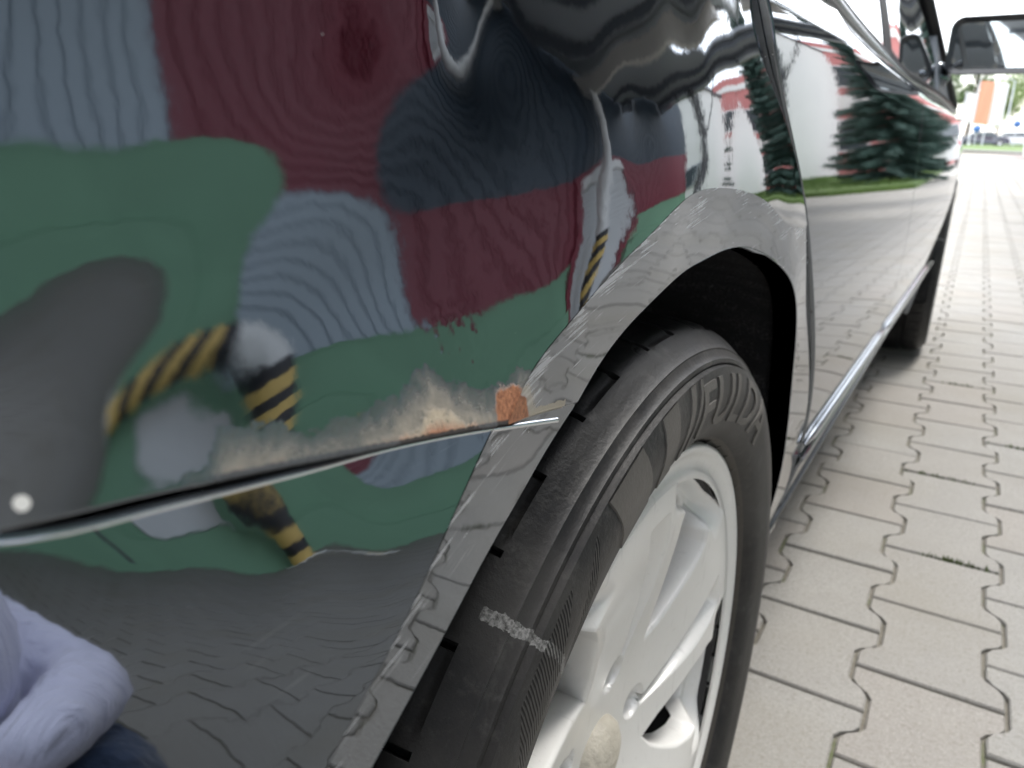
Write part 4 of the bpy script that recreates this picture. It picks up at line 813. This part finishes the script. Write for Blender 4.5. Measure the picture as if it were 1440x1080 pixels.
wheel = empty('wheel', (0, HY, HZ)); wheel.parent = car; wheel.location = at(car, 0, HY, HZ); del_loc = Vector((0, HY, HZ))
class Fake: location = (0, 0, 0)
def wpatch(name, F, us, vs, fl, mats, **k):
    o = patch(name, F, us, vs, fl, mats, None, **k); o.parent = wheel; return o
RF = lambda u, r: np.stack([rim_h(r, np.degrees(u)), r*np.cos(u), r*np.sin(u)], -1)
spokes = wpatch('rim', RF, np.linspace(0, 2*math.pi, 1081), fine(.028, .207, .0017), [hole], rim_m, hem=.024, flip=True, wrap=True, roll=.0035)
m = MB(); m.lathe([(.206, -.0235), (.2105, -.0225), (.2125, -.0245), (.216, -.0262), (.2235, -.0225), (.2275, -.0195), (.2305, -.0205), (.2315, -.025), (.2305, -.031), (.222, -.040)], 180, 'x')
m.f = [f[::-1] for f in m.f]
o = m.build('rim_flange', rim_m, wheel); 
m = MB(); m.lathe([(.2075, -.027), (.204, -.05), (.198, -.10), (.10, -.115), (.0, -.115)], 96, 'x'); m.f = [f[::-1] for f in m.f]; m.build('rim_barrel', plain('shade_black_barrel', (.018, .017, .017), .7, var=.5, scale=30), wheel)  # barrel coloured near black to imitate the shade behind the spokes
m = MB(); m.lathe([(0, -.039), (.012, -.0395), (.022, -.042), (.028, -.046), (.030, -.052), (.030, -.06)], 40, 'x'); m.f = [f[::-1] for f in m.f]
m.build('hub_cap', plain('dirty_cap', (.52, .48, .40), .5, var=.3, scale=45, bump=.25, bscale=120), wheel)
m = MB(); m.lathe([(0, -.105), (.13, -.105), (.135, -.108), (.135, -.112), (.06, -.113)], 60, 'x'); m.f = [f[::-1] for f in m.f]; m.build('brake_disc', plain('brake_iron', (.014, .012, .012), .8, var=.6, scale=30), wheel)
m = MB(); a = R(132); ca, sa = math.cos(a), math.sin(a)
m.tube([(-.075, ca*.197, sa*.197), (-.062, ca*.182, sa*.182), (-.055, ca*.172, sa*.172)], .0046, 10); m.tube([(-.0565, ca*.175, sa*.175), (-.049, ca*.166, sa*.166)], .0062, 12); m.tube([(-.0495, ca*.1665, sa*.1665), (-.0462, ca*.1625, sa*.1625)], .0055, 12, 1)
m.build('valve', [black_pl, chrome], wheel)
for k in range(5):
    a = R(2+72*k); m = MB(); m.tube([(-.075, math.cos(a)*.062, math.sin(a)*.062), (-.060, math.cos(a)*.062, math.sin(a)*.062)], .0085, 6, smooth=False); m.build('wheel_bolt', plain('bolt_grey', (.33, .34, .36), .4, metal=.5), wheel)
# tyre
tp = [(.205, -.050), (.222, -.0470), (.2285, -.0440), (.2300, -.0360), (.2320, -.0270), (.2350, -.0190), (.2385, -.0135), (.2430, -.0092), (.2475, -.0065), (.253, -.0040), (.262, -.0015), (.270, -.0008), (.278, -.0020), (.285, -.0045),
      (.2885, -.0062), (.2900, -.0052), (.2925, -.0056), (.2940, -.0085), (.2975, -.0105), (.2985, -.0102), (.2997, -.0125), (.3030, -.0158), (.3062, -.0195), (.3085, -.0226), (.3096, -.0248), (.3103, -.0266), (.3109, -.0286), (.3116, -.0310), (.3125, -.0360), (.3134, -.0430), (.3141, -.0510), (.3147, -.0600), (.3150, -.0660), (.3152, -.0690), (.3154, -.0725), (.3156, -.0780), (.3157, -.0810), (.3158, -.0850), (.3162, -.1000), (.3165, -.1150)]
tp = [(r-(.003 if r > .286 else 0), x-(.0035 if r > .286 else .0012 if r > .25 else 0)) for r, x in tp]
half = tp; xmid = -.115
prof = half+[(r, 2*xmid-x) for r, x in half[:-1][::-1]]
PR = np.array(prof); np_ = len(PR)
pitch = 7.2; ths = []
for k in range(50):
    t0 = k*pitch
    for o_ in (-.55, -.32, -.26, -.07, .07, .26, .32, .55): ths.append((t0+o_, k))
    for o_ in np.linspace(.55, pitch-.55, 9)[1:-1]: ths.append((t0+o_, k))
verts = []; uvs = []
for t, k in ths:
    a = R(t); t0 = k*pitch; dt = t-t0
    for i, (r, x) in enumerate(PR):
        d = 0.
        xx = x if x > xmid else 2*xmid-x
        inner = -.072 if k % 2 == 0 else -.0585
        if abs(dt) < .29 and xx < -.0265 and xx > inner: d = .0042
        if k % 2 == 0 and dt > .2 and dt < pitch*.93 and -.0305 < xx < -.0265: d = max(d, .0012)
        if -.0835 < xx < -.0750: d = .006
        verts.append((x, (r-d)*math.cos(a), (r-d)*math.sin(a))); uvs.append((t/360, i/np_))
nt_ = len(ths); q = np_
fs = [(i*q+j, i*q+j+1, ((i+1) % nt_)*q+j+1, ((i+1) % nt_)*q+j) for i in range(nt_) for j in range(q-1)]
# raised lettering on the sidewall
sw = np.array([p for p in tp if p[0] >= .2300])
def sx(r): return np.interp(r, sw[:, 0], sw[:, 1])
def letters(body, th0, r0, height, stretch, bold=0., raise_=.0008, shear=0.):
    cu = bpy.data.curves.new('lettering', 'FONT'); cu.body = body; cu.size = 1; cu.extrude = .5; cu.offset = bold; cu.shear = shear; cu.resolution_u = 3; cu.space_character = 1.08
    ob = bpy.data.objects.new('lettering', cu); COL.objects.link(ob); dg = bpy.context.evaluated_depsgraph_get(); dg.update(); me = ob.evaluated_get(dg).to_mesh()
    bm = bmesh.new(); bm.from_mesh(me); ob.evaluated_get(dg).to_mesh_clear(); bpy.data.objects.remove(ob); bpy.data.curves.remove(cu)
    hs = max(v.co.y for v in bm.verts)
    for f in np.linspace(.1, .9, 9): bmesh.ops.bisect_plane(bm, geom=bm.verts[:]+bm.edges[:]+bm.faces[:], plane_co=(0, hs*f, 0), plane_no=(0, 1, 0))
    x1 = max(v.co.x for v in bm.verts)
    for xk in np.arange(.12, x1, .12): bmesh.ops.bisect_plane(bm, geom=bm.verts[:]+bm.edges[:]+bm.faces[:], plane_co=(xk, 0, 0), plane_no=(1, 0, 0))
    sc = height/hs; base = len(verts)
    bm.verts.index_update()
    for v in bm.verts:
        r = r0+v.co.y*sc; t = R(th0)-v.co.x*sc*stretch/(r0+height/2)
        x = float(sx(r))+(raise_ if v.co.z > 0 else -.002); verts.append((x, r*math.cos(t), r*math.sin(t))); uvs.append((t/(2*math.pi), 2.))
    for f in bm.faces: fs.append(tuple(base+v.index for v in f.verts))
    bm.free()
letters('FULDA', 89, .2500, .0310, 1.3, .012, .0010)
letters('RADIAL  TUBELESS', 113, .2355, .0046, 1.25, .01, .0005)
letters('MADE IN POLAND', 146, .2355, .0046, 1.2, .01, .0005)
letters('RADIAL  TUBELESS', 285, .2355, .0046, 1.25, .01, .0005)
def bar(t0, wd, sl, r0=.2480, r1=.2850):
    base = len(verts); n = 6
    for i in range(n+1):
        r = r0+(r1-r0)*i/n; c = t0-sl*i/n
        for t, dz in ((c+wd, -.002), (c+wd*.9, .0008), (c-wd*.9, .0008), (c-wd, -.002)): verts.append((float(sx(r))+dz, r*math.cos(R(t)), r*math.sin(R(t)))); uvs.append((t/360, 2.))
    for i in range(n):
        for j in range(3): fs.append((base+i*4+j, base+i*4+j+1, base+(i+1)*4+j+1, base+(i+1)*4+j))
bar(108, 4.2, -1); bar(99.5, 2.3, 1.5); bar(94.2, .8, 3.2); bar(91.6, .5, 3.6)
def tyre_mat():
    s = NT('tyre_rubber'); uv = s.sep(s.uv()); p = s.obj(); P3 = s.sep(p)
    r = s.math('SQRT', s.math('ADD', s.math('POWER', P3[1], 2.), s.math('POWER', P3[2], 2.)))
    th = s.math('MULTIPLY', s.math('ARCTAN2', P3[2], P3[1]), 57.29578)
    n1 = s.noise(19, p, 7, .72); n2 = s.noise(260, p, 5, .7); n3 = s.noise(7, p, 4)
    side = s.ramp(r, [(.2, 0), (.232, .5), (.262, 1), (.285, .5), (.305, .2)])
    c = s.mix(s.math('MULTIPLY', s.math('MULTIPLY', side, s.ramp(n1, [(.35, .1), (.65, 1)])), .8), (.0045, .005, .0065), (.062, .056, .050))
    c = s.mix(s.ramp(n2, [(.58, 0), (.78, .6)]), c, (.05, .05, .05)); c = s.mix(s.ramp(n3, [(.48, 0), (.72, .75)]), c, (.05, .048, .045)); c = s.mix(s.ramp(s.noise(64, p, 6, .75), [(.54, 0), (.74, .7)]), c, (.075, .072, .068))
    raised = s.math('GREATER_THAN', uv[1], 1.5); c = s.mix(s.math('MULTIPLY', raised, s.math('MULTIPLY', side, .8)), c, (.13, .12, .108))
    ring = s.math('MULTIPLY', s.math('LESS_THAN', r, .2365), s.math('GREATER_THAN', r, .231)); c = s.mix(s.math('MULTIPLY', ring, .7), c, (.075, .066, .055))
    # chalk scuff
    wob = s.math('MULTIPLY_ADD', n1, 2.2, -1.1)
    off = s.math('ABSOLUTE', s.math('SUBTRACT', s.math('ADD', th, wob), s.math('MULTIPLY_ADD', s.math('ABSOLUTE', s.math('SUBTRACT', r, .27)), 18., 126.2)))
    ch = s.math('MULTIPLY', s.math('LESS_THAN', off, s.math('MULTIPLY_ADD', n2, 1.0, -.05)), s.math('MULTIPLY', s.math('GREATER_THAN', r, .238), s.math('LESS_THAN', r, .304)))
    ch = s.math('MULTIPLY', ch, s.ramp(s.noise(600, p, 4, .7), [(.34, 0), (.66, 1)])); c = s.mix(s.math('MULTIPLY', ch, .55), c, (.42, .42, .41))
    ru = s.math('SINE', s.math('MULTIPLY', s.math('ADD', th, s.math('MULTIPLY', r, 120.)), 15.))
    rm_ = s.math('MULTIPLY', s.math('MULTIPLY', s.math('GREATER_THAN', th, s.math('MULTIPLY_ADD', r, -150., 158.)), s.math('LESS_THAN', th, 170.)), s.math('MULTIPLY', s.math('GREATER_THAN', r, .2455), s.math('LESS_THAN', r, .281)))
    leaf = s.math('GREATER_THAN', s.math('SINE', s.math('MULTIPLY_ADD', th, .42, s.math('MULTIPLY', r, 130.))), -.55); rm_ = s.math('MULTIPLY', rm_, leaf)
    c = s.mix(s.math('MULTIPLY', rm_, s.ramp(ru, [(.0, .0), (.6, .0), (1., .45)])), c, (.07, .068, .066)); c = s.mix(s.math('MULTIPLY', rm_, s.ramp(ru, [(.0, .8), (.35, 0.), (1., .0)])), c, (.003, .003, .003))
    # wear-indicator pips pressed into the shoulder blocks
    vo = s.n('ShaderNodeTexVoronoi'); vo.inputs['Scale'].default_value = 46; s.l(p, vo.inputs['Vector'])
    pip = s.ramp(vo.outputs['Distance'], [(.0, 0), (.14, 0), (.17, 1), (.22, 1), (.25, 0)]); pip = s.math('MULTIPLY', pip, s.math('GREATER_THAN', r, .306))
    hgt = s.math('ADD', s.math('MULTIPLY', s.math('MULTIPLY', rm_, ru), .5), s.math('ADD', s.math('MULTIPLY', n2, .35), s.math('MULTIPLY', pip, -.5)))
    s.set(Base_Color=c, Roughness=s.math('MULTIPLY_ADD', n1, .30, .33)); s.b.inputs['Specular IOR Level'].default_value = .32; s.bump(hgt, .75, .0012); return s.m
me = bpy.data.meshes.new('tyre'); me.from_pydata(verts, [], [f[::-1] for f in fs]); me.materials.append(tyre_mat())
bm = bmesh.new(); bm.from_mesh(me)
bm.to_mesh(me); bm.free()
ul = me.uv_layers.new(name='UVMap'); li = np.empty(len(me.loops), int); me.loops.foreach_get('vertex_index', li); ul.data.foreach_set('uv', np.array(uvs)[li].astype(np.float32).ravel())
me.polygons.foreach_set('use_smooth', [True]*len(me.polygons)); me.update()
try: me.set_sharp_from_angle(angle=R(38))
except Exception: pass
tyre = link(bpy.data.objects.new('tyre', me), wheel)
for x, y, flip in ((.058, FY, 0), (-1.70, HY, 1), (-1.73, FY, 1)):
    c = copy_tree(wheel, car); c.location = at(car, x, y, HZ); c.rotation_euler = (0, 0, math.pi if flip else 0)
    if not flip: c.rotation_euler = (R(31), 0, R(0.6))
# ---------------------------------------------------------------- door mirror
hp = plain('mirror_housing', (.03, .032, .036), .32, var=.2, scale=12, coat=.4)
mir = MB()
def rrect(w_, h_, r_, n=6):
    pts = []
    for cx_, cz_, a0 in ((w_-r_, h_-r_, 0), (-w_+r_, h_-r_, 90), (-w_+r_, -h_+r_, 180), (w_-r_, -h_+r_, 270)):
        for k in range(n+1): a = R(a0+90*k/n); pts.append((cx_+r_*math.cos(a), cz_+r_*math.sin(a)))
    return pts
secs = [(.094, .060, .024, -.004), (.0955, .0615, .026, 0.), (.0955, .0615, .028, .012), (.088, .055, .03, .05), (.066, .040, .03, .085), (.03, .018, .014, .102)]
rows = [[(x, d, z-.03*(x+.09)*.6) for x, z in rrect(a, b, c)] for a, b, c, d in secs]; k = len(rows[0]); vs_ = [p for r_ in rows for p in r_]
mir.add(vs_, [(i*k+j, i*k+(j+1) % k, (i+1)*k+(j+1) % k, (i+1)*k+j) for i in range(len(rows)-1) for j in range(k)], 0, True); mir.add(rows[-1], [tuple(range(k))])
inn = [(x*.86-.002, .006, z*.80-.03*(x+.09)*.6) for x, z in rrect(.094, .060, .02)]
mir.add(rows[0]+inn, [(j, k+j, k+(j+1) % k, (j+1) % k) for j in range(k)])
MX, MY, MZ = .093, 2.10, .931
mo = mir.build('mirror', hp, car, fix=True, loc=at(car, MX, MY, MZ)); mo.rotation_euler = (0, 0, R(-4))
gm = MB(); gm.add([(x, y-.001, z) for x, y, z in inn], [tuple(range(k))[::-1]]); mg = gm.build('mirror_glass', plain('mirror_silver', (.62, .66, .68), .02, metal=1., var=.02), mo)
m = MB(); m.tube([(.0, 2.13, .885), (-.02, 2.14, .875), (-.05, 2.15, .868)], [.016, .026, .03], 14); m.tube([(.035, 2.115, .895), (.0, 2.13, .885)], [.011, .016], 12); m.lathe([(0, .03), (.02, .025), (.03, .008), (.032, -.012), (.022, -.03), (0, -.036)], 18, 'z', c=(-.02, 2.135, .872)); pbuild(m, 'mirror_arm', paint, car)
# small fittings
m = MB(); m.box((-.235, -.345, .71), (-.165, -.26, .79), bev=.012); pbuild(m, 'tail_light', plain('red_lens', (.5, .03, .03), .3), car)
for s_ in (-.35, -1.35):
    m = MB(); m.box((s_-.13, 3.56, .53), (s_+.13, 3.66, .63), bev=.02); pbuild(m, 'headlight', lgrey, car)
# ================================================================ person crouching beside the car (seen only mirrored in the bumper)
def cloth(name, c, c2):
    s = NT(name); p = s.obj(); f = s.noise(7, s.scale(p, (1, 1, .7)), 3, .5, dist=1.4); g_ = s.noise(420, p, 2)
    s.set(Base_Color=s.mix(f, c, c2), Roughness=.9, Sheen_Weight=.25); s.bump(s.math('ADD', s.math('MULTIPLY', f, 1.), s.math('MULTIPLY', g_, .04)), 1., .045); return s.m
def skin(name, verts, edges, radii, mat, parent, sub=2, root=0):
    me = bpy.data.meshes.new(name); me.from_pydata(verts, edges, []); me.materials.append(mat); o = link(bpy.data.objects.new(name, me), parent)
    md = o.modifiers.new('skin', 'SKIN'); md.use_smooth_shade = True; sv = me.skin_vertices[0].data if me.skin_vertices else None
    if sv is None:
        bm = bmesh.new(); bm.from_mesh(me); bm.verts.layers.skin.verify(); bm.to_mesh(me); bm.free(); sv = me.skin_vertices[0].data
    for i, r in enumerate(radii): sv[i].radius = (r, r) if not isinstance(r, tuple) else r; sv[i].use_root = (i == root)
    o.modifiers.new('sub', 'SUBSURF').levels = sub; o.modifiers['sub'].render_levels = sub; return o
who = empty('person', (.82, -.02, 0), R(90), label='person squatting bowed by the bumper in a pale lilac hooded top and navy trousers', cat='person')
# local frame: faces +Y, which is turned towards the car
skin_m = plain('skin', (.55, .34, .25), .55, var=.08); lil = cloth('lilac_cloth', (.50, .50, .66), (.74, .74, .90)); navy = cloth('navy_denim', (.018, .035, .075), (.035, .06, .12)); shoe = plain('shoe_dark', (.05, .05, .055), .7)
hip = (0, -.19, .20)
body_v = [hip, (0, -.15, .29), (0, -.08, .375), (0, -.01, .44), (0, .05, .475), (0, .09, .50), (0, .12, .53)]
body_e = [(0, 1), (1, 2), (2, 3), (3, 4), (4, 5), (5, 6)]; body_r = [.11, .105, .115, .10, .05, .065, .06]
for s_ in (-1, 1):
    b = len(body_v)
    body_v += [(s_*.09, -.14, .19), (s_*.13, .21, .31), (s_*.13, .13, .15), (s_*.13, .10, .05)]; body_e += [(0, b), (b, b+1), (b+1, b+2), (b+2, b+3)]; body_r += [.075, .055, .04, .03]
    b = len(body_v); body_v += [(s_*.17, -.01, .425), (s_*.205, .09, .385), (s_*.11, .225, .40), (s_*.05, .275, .40)]; body_e += [(3, b), (b, b+1), (b+1, b+2), (b+2, b+3)]; body_r += [.05, .042, .033, .026]
    hb = b+3; hx, hy_, hz = body_v[hb]
    for k, (dx, ln) in enumerate(((-.022, .06), (-.008, .07), (.007, .066), (.02, .052))):
        b = len(body_v); body_v += [(hx+dx, hy_+.02, hz-.03), (hx+dx*1.1-s_*.006, hy_+.02+ln*.3, hz-.055), (hx+dx*1.1-s_*.008, hy_+.01+ln*.2, hz-.085)]; body_e += [(hb, b), (b, b+1), (b+1, b+2)]; body_r += [.010, .0085, .007]
    b = len(body_v); body_v += [(hx-s_*.03, hy_+.01, hz-.005), (hx-s_*.04, hy_+.03, hz-.03)]; body_e += [(hb, b), (b, b+1)]; body_r += [.011, .008]
skin('body', body_v, body_e, body_r, skin_m, who)
top_v = [(0, -.19, .23), (0, -.155, .30), (0, -.09, .385), (0, -.02, .44), (0, .045, .49), (0, .085, .53), (0, .075, .565)]; top_e = [(i, i+1) for i in range(6)]; top_r = [(.165, .13), (.17, .14), (.17, .14), (.15, .12), (.11, .10), (.105, .105), (.07, .08)]
for s_ in (-1, 1):
    b = len(top_v); top_v += [(s_*.145, -.01, .425), (s_*.205, .09, .39), (s_*.115, .22, .405), (s_*.055, .27, .402)]; top_e += [(3, b), (b, b+1), (b+1, b+2), (b+2, b+3)]; top_r += [.09, .082, .07, .052]
skin('hooded_top', top_v, top_e, top_r, lil, who)
m = MB(); m.lathe([(.086, .0), (.100, -.012), (.114, -.045), (.122, -.09), (.120, -.13), (.10, -.17), (.06, -.195), (.0, -.205)], 30, 'y', c=(0, .205, .525)); m.f = [f[::-1] for f in m.f]; m.build('hood', lil, who)
leg_v = [(0, -.19, .19), (0, -.165, .255), (0, -.15, .30)]; leg_e = [(0, 1), (1, 2)]; leg_r = [(.15, .12), (.16, .125), (.15, .12)]
for s_ in (-1, 1):
    b = len(leg_v); leg_v += [(s_*.10, -.13, .19), (s_*.135, .06, .25), (s_*.14, .215, .315), (s_*.14, .165, .18), (s_*.14, .11, .08)]; leg_e += [(0, b), (b, b+1), (b+1, b+2), (b+2, b+3), (b+3, b+4)]; leg_r += [.105, .10, .09, .07, .058]
skin('trousers', leg_v, leg_e, leg_r, navy, who)
for s_ in (-1, 1):
    m = MB(); secs_ = [(.04, .035, .0, .06), (.08, .042, .0, .10), (.15, .046, .0, .085), (.22, .048, .0, .06), (.28, .03, .0, .04)]; rows = []
    for y, w_, z0, z1 in secs_: rows.append([(s_*.14+w_*math.cos(a), y, z0+(z1-z0)*.5*(1+math.sin(a))) for a in np.linspace(0, 2*math.pi, 13)[:-1]])
    k = 12; m.add([p for r_ in rows for p in r_], [(i*k+j, i*k+(j+1) % k, (i+1)*k+(j+1) % k, (i+1)*k+j) for i in range(4) for j in range(k)]+[tuple(range(k)), tuple(range(4*k, 5*k))[::-1]], 0, True); m.build('shoe', shoe, who, fix=True)
m = MB(); bmh = bmesh.new(); bmesh.ops.create_uvsphere(bmh, u_segments=20, v_segments=14, radius=1)
for v in bmh.verts:
    x, y, z = v.co; f = 1+.10*max(0, y)*math.exp(-((x/.25)**2+((z+.1)/.3)**2)); v.co = (x*.076*f, .115+y*.088*f, .52+z*.10)
m.bm(bmh, 0, True)
m.lathe([(.0, .025), (.012, .018), (.016, 0), (.012, -.02), (0, -.026)], 10, 'z', c=(0, .208, .505))
head = m.build('head', skin_m, who)
for s_ in (-1, 1):
    bm_ = bmesh.new(); bmesh.ops.create_uvsphere(bm_, u_segments=10, v_segments=8, radius=.012); MB().bm(bm_, 0, True).build('eye', plain('eye_dark', (.05, .04, .035), .2), head, loc=(s_*.03, .192, .53))
m = MB(); m.box((-.024, .188, .464), (.024, .196, .472), bev=.003); m.build('mouth', plain('lip', (.42, .2, .17), .5), head)
